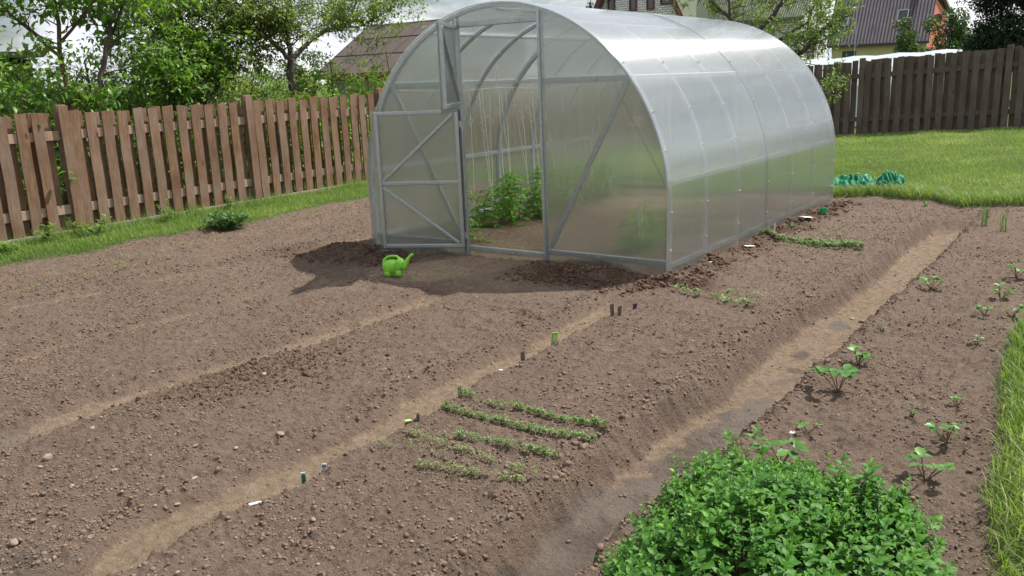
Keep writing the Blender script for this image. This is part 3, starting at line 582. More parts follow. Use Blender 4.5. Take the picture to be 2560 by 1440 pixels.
# ------------------------------------------------------------------ wooden fences
def wood_mat(name, c1, c2, gray, gf):
    m, nt, n, l, o = mat(name); oi = node(nt, 'ObjectInfo'); co = node(nt, 'TexCoord').outputs['Object']
    ad = node(nt, 'VectorMath', operation='ADD'); cx = node(nt, 'CombineXYZ'); mm = node(nt, 'Math', operation='MULTIPLY'); l.new(oi.outputs['Random'], mm.inputs[0]); mm.inputs[1].default_value = 37
    for i in range(3): l.new(mm.outputs[0], cx.inputs[i])
    l.new(co, ad.inputs[0]); l.new(cx.outputs[0], ad.inputs[1]); v = ad.outputs[0]
    gr = noise(nt, 9, 6, .62, v, (5.5, 5.5, .45), .6); bl = noise(nt, 3.5, 4, .6, v, (1.5, 1.5, .7)); fine = noise(nt, 60, 4, .6, v, (3, 3, .12))
    c = ramp(nt, gr, (.28, tuple(q*.5 for q in c1)), (.45, c1), (.68, c2))
    c = mixc(nt, ramp(nt, bl, (.5-gf*.3, 0.), (.62, gf)), c, gray)
    c = mixc(nt, ramp(nt, oi.outputs['Random'], (.3, 0.), (1., .30)), c, gray); c = mixc(nt, ramp(nt, noise(nt, 2.0, 3, .6, v), (.35, .45), (.6, 0.)), c, tuple(q*.55 for q in c1))
    c = mixc(nt, ramp(nt, fine, (.3, .55), (.5, 0.)), c, tuple(q*.3 for q in c1))
    kn = node(nt, 'TexVoronoi'); kn.inputs['Scale'].default_value = 2.4; mpn = node(nt, 'Mapping'); mpn.inputs['Scale'].default_value = (2.5, 2.5, 1.); l.new(v, mpn.inputs[0]); l.new(mpn.outputs[0], kn.inputs['Vector'])
    c = mixc(nt, ramp(nt, kn.outputs['Distance'], (.05, .8), (.11, 0.)), c, (.05, .022, .012))
    principled(nt, o, c, .8, 0, bump(nt, gr, .35, .004), .25); return m
M['wood'] = wood_mat('weathered_brown_wood', (.175, .082, .034), (.32, .165, .076), (.25, .20, .16), .66)
M['rail'] = wood_mat('bleached_rail_wood', (.33, .20, .125), (.46, .31, .22), (.42, .34, .28), .6)
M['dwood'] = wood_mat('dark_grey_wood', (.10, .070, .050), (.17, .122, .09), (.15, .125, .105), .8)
def board_mesh(nm, h, wdt, th, mtl, sl):
    mb = MB(); n = 6; V = []; F = []
    for i in range(n+1):
        z = h*i/n; wv = .003*math.sin(i*1.9+sl*9)
        V += [(-th/2, -wdt/2+wv, z), (th/2, -wdt/2+wv, z), (th/2, wdt/2+wv, z+(sl*.03 if i == n else 0)), (-th/2, wdt/2+wv, z+(sl*.03 if i == n else 0))]
    for i in range(n):
        a = i*4; F += [(a+k, a+(k+1) % 4, a+4+(k+1) % 4, a+4+k) for k in range(4)]
    F += [(3, 2, 1, 0), tuple(range(4*n, 4*n+4))]
    me = bpy.data.meshes.new(nm); me.from_pydata(V, [], F); me.materials.append(mtl); return me
def fence(name, org, rz, length, h, pitch, bw, posts, ph, mtl, rmtl, label, cat_label, near, base=lambda s: 0, rails=(.27, 1.04), s_off=0):
    """runs along local +y; local +x is the visible side"""
    f = empty(name, org, label, 'fence', rz)
    meshes = [board_mesh('board', h, bw, .020, mtl, q) for q in (-.3, .1, .4, -.1)]
    s = s_off; k = 0; extra = MB()
    while s < length:
        for side in (0, 1):
            yy = s+side*pitch/2; xx = .034 if side == 0 else -.034
            if any(abs(yy-p) < .085 for p in posts) and side == 0: continue
            yy += random.uniform(-.006, .006); rx = random.uniform(-.014, .014); z = base(yy)+random.uniform(-.016, .016)
            if near(yy):
                o = bpy.data.objects.new('board', meshes[k % 4]); COL.objects.link(o); o.parent = f; o.location = (xx, yy, z+.03); o.rotation_euler = (rx, 0, 3.1416*(k % 2)+random.uniform(-.03, .03))
            else: extra.box((xx, yy, z+.03+h/2), (.020, bw, h))
            k += 1
        s += pitch
    if extra.V: extra.obj('board', mtl, f)['kind'] = 'stuff'
    for p in posts:
        b = base(p); MB().box((.0, p, b+ph/2-.1), (.055, .098, ph+.2)).box((.058, p, b+ph/2), (.022, .104, ph-.02)).obj('post', mtl, f, bevel=.003)
    pe = [0]+[p for p in posts if 0 < p < length]+[length]
    for a, b in zip(pe[:-1], pe[1:]):
        if b-a < .1: continue
        for rzv in rails: MB().bar((0, a+.052, rzv+base(a)), (0, b-.052, rzv+base(b)), .044, .095).obj('rail', rmtl, f, bevel=.003)
    return f
# left fence: runs from y=-5 to y=12.85 along x=-3.41
posts = [-3.33+5, -1.0+5, 1.33+5, 3.66+5, 5.99+5, 8.3+5, 10.6+5]
fence('wooden_fence', (-3.44, -5, .03), 0, 17.75, 1.235,   .182, .112, posts, 1.35, M['wood'], M['rail'], 'reddish brown plank fence with boards on both sides of pale rails behind the left beds', 'fence',
      lambda y: 2.4 < y < 9.6, s_off=.10)
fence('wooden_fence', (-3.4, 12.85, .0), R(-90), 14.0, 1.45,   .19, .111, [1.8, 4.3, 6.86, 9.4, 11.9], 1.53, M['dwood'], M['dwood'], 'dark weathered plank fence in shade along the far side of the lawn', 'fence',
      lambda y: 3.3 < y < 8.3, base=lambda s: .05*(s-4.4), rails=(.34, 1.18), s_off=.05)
kb = MB()
for i in range(18): kb.box((-3.40+.0, -5+i*1.0+.5, .035), (.06, .985, .10))
o = kb.obj('kerb', simple('concrete_kerb', (.34, .31, .27), (.25, .23, .2), 30, .9, bs=.4)); tag(o, 'low concrete kerb under the reddish brown fence', 'kerb', kind='structure')

# ------------------------------------------------------------------ grass
M['grass'] = leafmat('grass_blade', (.115, .195, .045), (.27, .37, .125), .40, .5, c=(.52, .54, .34))
M['grass_side'] = leafmat('grass_strip', (.075, .155, .020), (.20, .31, .055), .40, .5, c=(.34, .36, .13))
def blades(x, y, z, h, w, lean, droop=.35, seg=2):
    n = len(x); a = rng.random(n)*6.283; ld = np.stack([np.cos(a), np.sin(a), np.zeros(n)], 1); sd = np.stack([-np.sin(a), np.cos(a), np.zeros(n)], 1)
    p = np.stack([x, y, z], 1); h = h[:, None]; w = w[:, None]; l_ = (lean*h[:, 0])[:, None]; up = np.array([[0, 0, 1.]])
    if seg == 1:
        V = np.stack([p-sd*w/2, p+sd*w/2, p+up*h+ld*l_], 1).reshape(-1, 3); i = np.arange(n)[:, None]*3; return V, i+np.array([[0, 1, 2]]), 3
    m = p+up*h*.6+ld*l_*.3; t = p+up*h*(1-droop*.3)+ld*l_
    V = np.stack([p-sd*w/2, p+sd*w/2, m-sd*w*.4, m+sd*w*.4, t], 1).reshape(-1, 3); i = np.arange(n)[:, None]*5
    return V, np.concatenate([i+np.array([[0, 1, 3]]), i+np.array([[0, 3, 2]]), i+np.array([[2, 3, 4]])], 0), 5
def grass_obj(name, x, y, h, w, lean, mt, label, seg=1):
    g = masks(x, y)[6]; ok = rng.random(len(x)) < g; x, y, h, w, lean = (q[ok] for q in (x, y, h, w, lean))
    V, F, k = blades(x, y, H(x, y, False)-.003, h, w, lean, seg=seg)
    return tag(mesh_obj(name, V, F, mt, attr=np.repeat(np.clip(.7*rng.beta(1.4, 2.2, len(x))+.22+.75*fbm(x*1.3, y*1.3, 3), 0, 1), k), kind='stuff'), label, 'grass')
n = 230000; u = rng.random(n); y = 4.0+8.85*u**1.25; x = rng.uniform(0, 1, n)*(3.4+(y-4)*.35+2.2)-(1.0)+0*y
x = np.where(rng.random(n) < .12, rng.uniform(-3.4, 0, n), x)
cl = .55+1.3*np.clip(fbm(x*3, y*3, 3)+.15, 0, 1)
grass_obj('lawn_grass', x, y, (.03+.035*rng.random(n))*cl*(1+.5*np.exp(-((y-4.6)/.6)**2)), .0035+.004*rng.random(n)+.0006*(y-4), .3+.7*rng.random(n), M['grass'], 'mown lawn of short green grass between the soil beds and the dark fence')
n = 60000; y = rng.uniform(-3.4, 4.2, n); x = rng.uniform(-3.7, -2.05, n); nf = np.exp(-((x+3.3)/.14)**2)
grass_obj('grass_strip', x, y, (.028+.045*rng.random(n))*(1+1.1*nf)*(.6+1.2*np.clip(fbm(x*3, y*3, 3)+.2, 0, 1)), .003+.004*rng.random(n), .3+.7*rng.random(n), M['grass_side'], 'strip of bright grass between the reddish brown fence and the soil')
# long grass on the right edge, close to the camera
n = 12500; y = rng.uniform(-3.9, -.2, n); x = pl(GR, y)+rng.random(n)**1.25*.85-.01
grass_obj('tall_grass', x, y, (.04+.13*rng.random(n))*(.5+.45*sst(0, .18, x-pl(GR, y))), .0028+.0028*rng.random(n), .3+1.0*rng.random(n), leafmat('tall_grass_blade', (.065, .145, .02), (.20, .31, .055), .42, .45, c=(.50, .50, .27)), 'unmown tall grass along the right edge of the strawberry bed', 2)
n = 6000; y = rng.uniform(1.5, 4.6, n); x = pl(GR, y)+rng.random(n)*1.1
grass_obj('tall_grass', x, y, .05+.09*rng.random(n), .004+.003*rng.random(n), .3+.7*rng.random(n), M['grass'], 'longer grass beside the far end of the strawberry bed', 2)
n = 5200; x = rng.uniform(2.85, 5.3, n); y = lawn_y(x)+rng.random(n)**2*.4
grass_obj('edge_grass', x, y, .05+.09*rng.random(n), .004+.003*rng.random(n), .4+.8*rng.random(n), M['grass'], 'ragged longer grass overhanging the far cut edge of the soil beds', 2)
n = 26000; y = rng.uniform(-4, 12, n); x = rng.uniform(-7.5, -3.5, n); V, F, k = blades(x, y, H(x, y, False), .05+.10*rng.random(n), .006+.006*rng.random(n), .3+.7*rng.random(n), seg=1)
tag(mesh_obj('garden_grass', V, F, M['grass_side'], attr=np.repeat(rng.beta(1.6, 3, n), k), kind='stuff'), 'rough grass in the garden behind the reddish brown fence', 'grass')

# ------------------------------------------------------------------ seedling rows
M['seed_a'] = leafmat('radish_seedling', (.085, .165, .040), (.20, .315, .10), .3)
M['seed_b'] = leafmat('pale_seedling', (.12, .18, .055), (.25, .31, .12), .3, c=(.36, .35, .13))
def seed_row(p, q, dens, size, mt, label, patchy=0., wdt=.018, hh=.02, group='seedling rows in the front bed'):
    Ln = math.hypot(q[0]-p[0], q[1]-p[1]); n = int(dens*Ln); t = rng.random(n)
    if patchy: t = t[rng.random(n) < np.clip((vnoise(t*Ln*9+p[0]*40, t*0+p[1]*13)-patchy)*5, .04, 1)]
    n = len(t); x = p[0]+(q[0]-p[0])*t+rng.normal(0, .006, n); y = p[1]+(q[1]-p[1])*t+rng.normal(0, wdt*.42, n); z = H(x, y)
    Pp, A, Nn, Ls, at = [], [], [], [], []
    k = 4; a0 = rng.random(n)*6.28; hgt = hh*(.4+rng.random(n))
    for j in range(k):
        a = a0+j*1.57+rng.normal(0, .3, n); e_ = rng.uniform(.1, .7, n)
        A.append(np.stack([np.cos(a)*np.cos(e_), np.sin(a)*np.cos(e_), np.sin(e_)*(1 if j < 2 else 1.6)], 1)); Pp.append(np.stack([x, y, z+hgt*(1 if j < 2 else 1.25)], 1))
        Nn.append(np.tile([[0., 0, 1]], (n, 1))+rng.normal(0, .25, (n, 3))); Ls.append(size*.85*(.6+.6*rng.random(n))*(1 if j < 2 else .75)); at.append(rng.random(n))
    V, F, kk = leaves(np.concatenate(Pp), np.concatenate(A), np.concatenate(Nn), np.concatenate(Ls), np.concatenate(Ls)*.75, .2, True)
    av = np.repeat(np.concatenate(at), kk)
    Vs = np.stack([np.stack([x-.0007, y, z-.003], 1), np.stack([x+.0007, y, z-.003], 1), np.stack([x, y, z+hgt*1.25], 1)], 1).reshape(-1, 3); Fs = np.arange(n)[:, None]*3+np.array([[0, 1, 2]])+len(V)
    o = mesh_obj('seedling_row', np.concatenate([V, Vs]), np.concatenate([F, Fs]), mt, attr=np.concatenate([av, np.zeros(len(Vs))]))
    return tag(o, label, 'seedling row', group)
seed_row((3.19,-2.67), (3.50,-2.69), 330, .012, M['seed_a'], 'short left piece of the first green seedling row beside the leaning dark stub', .12)
seed_row((3.51,-2.66), (4.03,-2.69), 420, .0145, M['seed_a'], 'dense green right piece of the topmost seedling row')
seed_row((3.24,-2.85), (4.07,-2.84), 420, .0135, M['seed_a'], 'longest unbroken green seedling row, second from the top')
seed_row((3.50,-3.07), (4.02,-3.03), 380, .013, M['seed_a'], 'third seedling row with narrow upright leaves', .1)
seed_row((3.30,-3.10), (3.50,-3.09), 160, .010, M['seed_b'], 'sparse pale start of the third seedling row', .35)
seed_row((3.33,-3.16), (4.02,-3.21), 260, .011, M['seed_b'], 'patchy yellowish fourth seedling row with gaps', .27)
seed_row((3.55,-3.37), (4.06,-3.30), 290, .012, M['seed_b'], 'patchy fifth seedling row nearest the bottom of the photo', .25)
seed_row((3.22,-3.31), (3.36,-3.30), 200, .010, M['seed_b'], 'tiny seedling tuft left of the fifth row', .2)
seed_row((3.40,-3.28), (3.62,-3.26), 120, .009, M['seed_b'], 'very thin pale seedlings between the tuft and the fifth row', .45)
gb = 'seedling rows along the greenhouse side'
seed_row((3.06,1.66), (3.92,1.62), 420, .022, M['seed_a'], 'long dense pale-leaved seedling row beside the greenhouse side wall', 0, .03, .03, gb)
seed_row((3.45,1.56), (3.98,1.50), 420, .022, M['seed_a'], 'second half-length dense row just in front of the long pale-leaved row', 0, .03, .03, gb)
seed_row((3.18,1.44), (3.98,1.40), 160, .012, M['seed_b'], 'thin yellowish seedling row in front of the dense pale-leaved rows', .2, .02, .015, gb)
seed_row((3.3,2.10), (3.95,2.02), 110, .012, M['seed_b'], 'faint seedling row beyond the dense pale-leaved rows', .3, .02, .02, gb)
seed_row((3.2,2.40), (3.6,2.36), 70, .013, M['seed_b'], 'sparse seedlings near the white lying label', .3, .02, .02, gb)
seed_row((3.22,-.36), (3.80,-.44), 90, .026, M['seed_a'], 'loose row of young seedlings by the front corner of the greenhouse', .2, .03, .03, gb)
seed_row((3.45,-.22), (3.80,-.25), 60, .020, M['seed_a'], 'short loose row of seedlings behind the row by the greenhouse corner', .2, .03, .03, gb)
seed_row((3.62,-.50), (3.86,-.53), 90, .026, M['seed_a'], 'small bright clump of seedlings at the end of the corner row', 0, .03, .03, gb)
gc_ = 'sparse seedling rows below the left fence'
seed_row((-1.14,-2.95), (-1.25,-1.3), 60, .019, M['seed_b'], 'sparse yellow-green sprouts on the ridge at the left edge', .25, .05, .035, gc_)
seed_row((-1.55,-1.9), (-1.62,.2), 45, .022, M['seed_b'], 'sparse young sprouts in the second ridge below the left fence', .25, .07, .05, gc_)
seed_row((-1.9,.3), (-1.85,2.2), 40, .022, M['seed_b'], 'thin sprouts in the bed beside the greenhouse, near the round green plant', .25, .06, .03, gc_)

# ------------------------------------------------------------------ strawberries, shoots, weeds
M['straw'] = leafmat('strawberry_leaf', (.055, .150, .030), (.12, .27, .055), .35, .4)
M['petiole'] = simple('reddish_petiole', (.16, .085, .045), (.10, .10, .04), 80, .6)
def serrated(L_, W_):
    """one toothed leaflet in local coords: base at origin, pointing +x, up +z; folded along the midrib"""
    T = np.linspace(0, 1, 8); prof = np.sin(np.pi*np.clip(T*.93+.04, 0, 1))**.7
    V = [(t*L_, 0, -.16*L_*t*t) for t in T]; left = []; right = []
    for k, t in enumerate(T):
        wv = W_/2*prof[k]*(1.0 if k % 2 else .88); left.append((t*L_+.05*L_*(k % 2), wv, .30*wv-.16*L_*t*t)); right.append((t*L_+.05*L_*(k % 2), -wv, .30*wv-.16*L_*t*t))
    V = np.array(V+left+right); F = []
    for k in range(7): F += [(k, k+1, 9+k), (k, 9+k, 8+k), (k, 16+k, 17+k), (k, 17+k, k+1)]
    return V, np.array(F)
SV, SF = serrated(1, .82)
def put_leaf(acc, p, ax, nr, L_, rv):
    ax = Vector(ax).normalized(); s_ = Vector(nr).cross(ax).normalized(); u_ = ax.cross(s_)
    m_ = np.array([ax, s_, u_]); V = SV*L_ @ m_ + np.array(p); n0 = sum(len(v) for v in acc[0]); acc[0].append(V); acc[1].append(SF+n0); acc[2].append(np.full(len(V), rv))
def strawberry(x, y, s, n, label, flower=False, seed=0):
    g = random.Random(seed*7+3); e_ = empty('strawberry_plant', (x, y, hz(x, y)), label, 'strawberry plant', group='strawberry plants in the right bed')
    st = MB(); acc = ([], [], [])
    for i in range(n):
        a = i*2.4+g.random()*.8+seed; el = g.uniform(.85, 1.42); ln = s*g.uniform(.50, .92)
        d_ = Vector((math.cos(a)*math.cos(el), math.sin(a)*math.cos(el), math.sin(el))); tip = d_*ln
        pts = [d_*ln*t+Vector((math.cos(a), math.sin(a), 0))*.12*ln*t*t for t in np.linspace(0, 1, 5)]; st.tube([p-Vector((0, 0, .004)) for p in pts], .0026, 5)
        tip = pts[-1]; rad = Vector((math.cos(a), math.sin(a), 0))
        for da in (-1.25, 0, 1.25):
            ax = Vector((math.cos(a+da), math.sin(a+da), g.uniform(-.05, .6))); put_leaf(acc, tip, ax, (g.uniform(-.2, .2), g.uniform(-.2, .2), 1), s*g.uniform(.32, .43), g.random())
    for i in range(2): 
        a = g.random()*6.28; d_ = Vector((math.cos(a), math.sin(a), .25)); st.tube([(0, 0, 0), d_*s*.3, d_*s*.5-Vector((0, 0, s*.1))], .0022, 5)
    st.obj('stalk', M['petiole'], e_); V, F, at = (np.concatenate(q) for q in acc); mesh_obj('foliage', V, F, M['straw'], e_, attr=at)
    if flower:
        fb = MB()
        for k in range(5):
            a = k*1.257; c = Vector((.05, -.03, s*1.15)); fb.add([c, c+Vector((math.cos(a-.5), math.sin(a-.5), .3))*.008, c+Vector((math.cos(a), math.sin(a), .4))*.013, c+Vector((math.cos(a+.5), math.sin(a+.5), .3))*.008], [(0, 1, 2, 3)])
        fb.obj('flower', simple('white_petal', (.8, .8, .78), None, 50, .5), e_)
SB = [(4.69,.43,.13,5,'strawberry plant on the far bed edge right above the dark patch in the ditch'),(5.12,.97,.12,4,'farthest strawberry plant near the right edge with a pale blossom',1),(5.10,.41,.12,4,'strawberry plant below the farthest one at the right edge'),
 (5.08,-.07,.10,3,'small strawberry plant with one raised leaf, left of a pair'),(5.22,-.05,.11,3,'right plant of the pair of small strawberries near the tall grass'),(4.69,-1.29,.115,6,'bushy strawberry plant right above the large one on the ditch edge'),
 (4.72,-1.74,.15,5,'largest strawberry plant on tall spread stalks beside the ditch'),(5.14,-.70,.06,3,'tiny upright strawberry shoot in the middle of the right bed'),(5.21,-1.66,.07,2,'small two-leaved strawberry standing alone on bare soil'),
 (4.75,-2.29,.085,2,'strawberry with one folded pale leaf above the herb bush'),(5.25,-2.12,.12,3,'strawberry plant with one broad leaf right of the herb bush'),(5.25,-2.50,.14,4,'tall strawberry plant nearest the camera, right of the herb bush'),
 (4.76,-2.62,.16,3,'strawberry plant with a white flower rising behind the herb bush',1),(4.66,-.72,.05,2,'tiny dark strawberry remnant on the ditch side of the bed'),(5.08,-1.9,.04,3,'tiny green sprout between the small strawberries')]
for i, q in enumerate(SB): strawberry(q[0], q[1], q[2]*(.95 if i == 6 else .85), q[3]+1, q[4], len(q) > 5, i+1)
M['shoot'] = leafmat('onion_shoot', (.06, .16, .035), (.14, .27, .07), .25)
for x, y, lb in ((4.63,2.95,'left clump of upright green onion shoots at the far end of the right bed'),(4.80,2.80,'middle clump of onion shoots at the far end of the right bed'),(5.02,3.05,'right clump of thin onion shoots by the lawn edge')):
    n = 16; xx = x+rng.normal(0, .02, n); yy = y+rng.normal(0, .02, n); V, F, k = blades(xx, yy, H(xx, yy), .16+.12*rng.random(n), np.full(n, .007), .1+.25*rng.random(n), seg=2)
    tag(mesh_obj('onion_shoots', V, F, M['shoot'], attr=np.repeat(rng.random(n), k)), lb, 'onion shoots', 'onion clumps in the right bed')
def weed(x, y, h, r_, n, ls, label, nm='weed', mt=None, wr=.45, catg='weed', up=.6):
    e_ = empty(nm, (x, y, float(H(np.array([x]), np.array([y]), False)[0])), label, catg); st = MB(); Pp, A, Nn = [], [], []
    for i in range(n):
        a = random.uniform(0, 6.28); rr = r_*math.sqrt(random.random()); top = Vector((math.cos(a)*rr, math.sin(a)*rr, h*(1-.45*(rr/r_)**2)*random.uniform(.75, 1.05)))
        b = Vector((math.cos(a)*rr*.25, math.sin(a)*rr*.25, 0)); st.tube([b, b.lerp(top, .5)+Vector((0, 0, .02)), top], .0022, 4)
        for k in range(7):
            t = .35+.65*k/6; p = b.lerp(top, t); aa = random.uniform(0, 6.28); Pp.append(p); A.append((math.cos(aa), math.sin(aa), random.uniform(-.1, up*1.4))); Nn.append((random.uniform(-.3, .3), random.uniform(-.3, .3), 1))
    st.obj('stem', M['stem'], e_); ln = ls*rng.uniform(.7, 1.2, len(Pp)); V, F, k = leaves(np.array(Pp), np.array(A), np.array(Nn), ln, ln*wr, .15, True)
    mesh_obj('foliage', V, F, mt or M['straw'], e_, attr=np.repeat(rng.random(len(Pp)), k)); return e_
M['peren'] = leafmat('narrow_leaf', (.035, .095, .028), (.09, .18, .05), .3)
weed(-2.17, -.06, .20, .26, 90, .075, 'round clump of narrow dark green leaves at the edge of the grass strip', 'perennial_plant', M['peren'], .28, 'perennial plant', .9)
M['weedl'] = leafmat('weed_leaf', (.08, .19, .035), (.17, .30, .06), .4)
for q in [(-3.15,-1.45,.20,.10,5,.075,'broad-leaved yellow-green weed at the foot of the fence near the left edge'),(-3.12,-.98,.22,.22,16,.06,'wide feathery weed at the foot of the first fence post'),(-3.15,-.1,.26,.13,10,.055,'upright weed against the fence boards left of the round dark plant'),
          (-3.2,.75,.24,.06,6,.055,'slim weed against the fence boards above the round dark plant'),(-2.45,2.6,.14,.16,12,.07,'low leafy weeds in the grass near the greenhouse corner'),(-2.9,-2.0,.12,.15,9,.06,'low broad weed in the grass at the left edge of the photo')]:
    weed(*q, mt=M['weedl'])
# ------------------------------------------------------------------ herb bush in the foreground
M['mint'] = leafmat('herb_leaf', (.034, .125, .018), (.105, .27, .034), .27, .55, .3, c=(.24, .44, .06))
hb = empty('herb_bush', (5.0, -3.42, hz(4.55, -3.2)), 'large bright green oregano clump filling the lower right corner', 'herb bush')
st = MB(); Pp, A, Nn, Ls, At = [], [], [], [], []
RX, RY, HT = .47, .62, .27
for i in range(1020):
    a = random.uniform(0, 6.283); rr = math.sqrt(random.random()); ro = rr*(1+.10*math.sin(3*a+.8)+.07*math.sin(7*a+2)+random.gauss(0, .04)); x, y = math.cos(a)*ro, math.sin(a)*ro; sz = random.choice((.7, .95, 1.1, 1.2, 1.3))
    ht = HT*(1-rr**2.2)**.7*random.uniform(.80, 1.06)+.045
    ht += .05*math.sin(5*x+2)*math.cos(5*y+.5)+(random.uniform(.03, .09) if random.random() < .07 else 0)+random.gauss(0, .012)
    top = Vector((x*RX, y*RY, ht)); b = Vector((x*RX*.72, y*RY*.72, 0)); d_ = (top-b).normalized(); m_ = b.lerp(top, .5)+Vector((0, 0, .02))
    if i % 2 == 0: st.tube([b, m_, top], .0014, 4, False)
    up_ = (d_+Vector((random.gauss(0, .22), random.gauss(0, .22), 1.1))).normalized(); s1 = up_.orthogonal().normalized(); s1 = Matrix.Rotation(random.uniform(0, 6.28), 3, up_) @ s1; s2 = up_.cross(s1); rb = random.random()
    for k in range(6):
        p = top-up_*(.016*k); L_ = sz*((.011+.0085*k)*random.uniform(.8, 1.2) if k < 3 else .0345*random.uniform(.6, 1.2))
        s_ = s1 if k % 2 else s2; el = 1.15-.24*k
        for sg in (1, -1):
            Pp.append(p); A.append(s_*sg*math.cos(el)+up_*math.sin(el)+Vector((random.gauss(0, .10), random.gauss(0, .10), random.gauss(0, .10)))); Nn.append(up_*math.cos(el)-s_*sg*math.sin(el)); Ls.append(L_); At.append(min(1, .25*rb+.35*random.random()+(.40 if k < 2 else .05)))
st.obj('stem', M['stem'], hb); Ls = np.array(Ls); V, F, k = leaves(np.array(Pp), np.array(A), np.array(Nn), Ls, Ls*.66, .22, True)
mesh_obj('foliage', V, F, M['mint'], hb, attr=np.repeat(np.array(At), k), smooth=True)
# ------------------------------------------------------------------ plant labels and stakes
def plain(name, c, rough=.5, spec=.5): return simple(name, c, tuple(q*.8 for q in c), 90, rough, bs=.05, spec=spec)
M['lgreen'] = plain('bright_green_plastic', (.20, .55, .05)); M['dgreen'] = plain('dark_green_print', (.02, .14, .05)); M['white'] = plain('white_plastic', (.72, .74, .75)); M['bluew'] = plain('blue_print', (.10, .16, .35)); M['purple'] = plain('purple_plastic', (.13, .01, .12))
M['stake'] = simple('old_wood_stake', (.15, .12, .085), (.06, .05, .04), 60, .9, bs=.6, scl=(1, 1, .2)); M['lime'] = plain('pale_green_label', (.42, .66, .22))
def label_tag(x, y, w_, h, rz, lean, m1, m2, text, flat=False, name='plant_label'):
    e_ = empty(name, (x, y, hz(x, y)+(.016 if flat else 0)), text, 'plant label' if name == 'plant_label' else 'stake'); e_.rotation_euler = (lean if not flat else R(84), 0, rz)
    t = .0016
    n = 6; V = []; F = []
    for i in range(n+1):
        z = -.015+(h+.015)*i/n; ww = w_/2*(.55+.45*min(1, i/1.5)) if name == 'plant_label' else w_/2
        bow = .0015*math.sin(math.pi*i/n); V += [(-ww, bow-t, z), (ww, bow-t, z), (ww, bow+t, z), (-ww, bow+t, z)]
    for i in range(n): F += [(i*4+k, i*4+(k+1) % 4, i*4+4+(k+1) % 4, i*4+4+k) for k in range(4)]
    F += [(3, 2, 1, 0), tuple(range(4*n, 4*n+4))]
    MB().add(V, F).obj('card', m1, e_)
    if m2:
        MB().box((0, -t-.002, h*.55), (w_*.78, .0012, h*.66)).obj('print', m2, e_)
    return e_
def stake(x, y, w_, h, rz, lean, m1, text, cap=None):
    e_ = empty('wooden_stake', (x, y, hz(x, y)), text, 'stake', group='small stakes along the sandy path'); e_.rotation_euler = (lean, lean*.5, rz); mb = MB(); V = []; n = 5
    for i in range(n+1):
        z = -.03+(h+.03)*i/n; a, b = w_/2*(1+.1*math.sin(i*2.1)), .0055
        V += [(-a, -b, z), (a, -b, z+(.006 if i == n else 0)), (a, b, z+(.003 if i == n else 0)), (-a, b, z-(.005 if i == n else 0))]
    F = [(i*4+k, i*4+(k+1) % 4, i*4+4+(k+1) % 4, i*4+4+k) for i in range(n) for k in range(4)]+[(3, 2, 1, 0), tuple(range(4*n, 4*n+4))]
    mb.add(V, F); mb.obj('post', m1, e_)
    if cap: MB().box((0, 0, h+.003), (w_*1.15, .014, .006)).obj('cap', cap, e_)
fc = R(36)
label_tag(3.24,-3.68,.019,.058,fc+.3,.02,M['white'],M['dgreen'],'upright white-edged dark green plant label beside the sandy path, nearest the camera')
label_tag(3.24,-3.88,.016,.05,fc-1.0,0,M['white'],M['bluew'],'white plant label lying flat at the edge of the sandy path',True)
label_tag(3.25,-3.58,.020,.018,fc,.0,M['white'],M['bluew'],'short blue and white label stub pressed deep into the soil')
stake(3.40,-3.64,.014,.012,0,.3,M['stake'],'tiny dark stub in the soil right of the blue and white label stub')
stake(3.22,-3.06,.026,.028,fc+.5,.1,M['stake'],'broad dark stub with a pale green cap left of the fourth seedling row',M['lime'])
stake(3.25,-3.02,.013,.034,fc,-.12,M['stake'],'thin dark stake standing right beside the green-capped stub')
stake(3.19,-2.65,.017,.046,fc+.3,-.1,M['stake'],'dark leaning stake at the left end of the topmost seedling row')
stake(3.16,-2.28,.016,.014,fc,.0,M['stake'],'low dark stub with a white cap between two taller stakes',M['white'])
stake(3.16,-2.08,.022,.070,fc-.3,-.06,M['stake'],'tall narrow mossy stake below the bright green label')
label_tag(3.14,-1.75,.034,.105,fc+.25,.30,M['lgreen'],M['lime'],'bright green leaning plant label in the middle of the sandy path')
stake(3.17,-1.13,.024,.070,fc,-.1,M['stake'],'grey-green half of the double stake at the far end of the sandy path')
stake(3.20,-1.10,.020,.064,fc+.4,.1,M['stake'],'brown half of the double stake at the far end of the sandy path')
label_tag(3.20,-.90,.030,.050,fc+.6,.2,M['purple'],None,'dark purple plastic tag near the double stake')
label_tag(3.19,2.11,.040,.055,fc,.1,M['dgreen'],M['lime'],'small dark green label with a pale print beside the greenhouse wall')
label_tag(3.12,1.86,.010,.085,fc,0,M['white'],None,'thin pinkish-white peg standing against the soil bank by the greenhouse')
label_tag(3.22,2.55,.085,.10,fc-1.35,0,M['white'],None,'big white label lying flat beyond the dense pale-leaved rows',True)
label_tag(3.20,1.14,.045,.08,fc-1.2,0,M['white'],None,'white label lying on the soil near the start of the yellowish row',True)
label_tag(3.14,.40,.030,.035,fc+.4,.6,M['white'],None,'small crumpled white tag on the soil bank by the front corner of the greenhouse')
label_tag(3.93,4.02,.040,.07,fc,.05,M['dgreen'],M['lime'],'dark label at the very far end of the bed near the lawn')
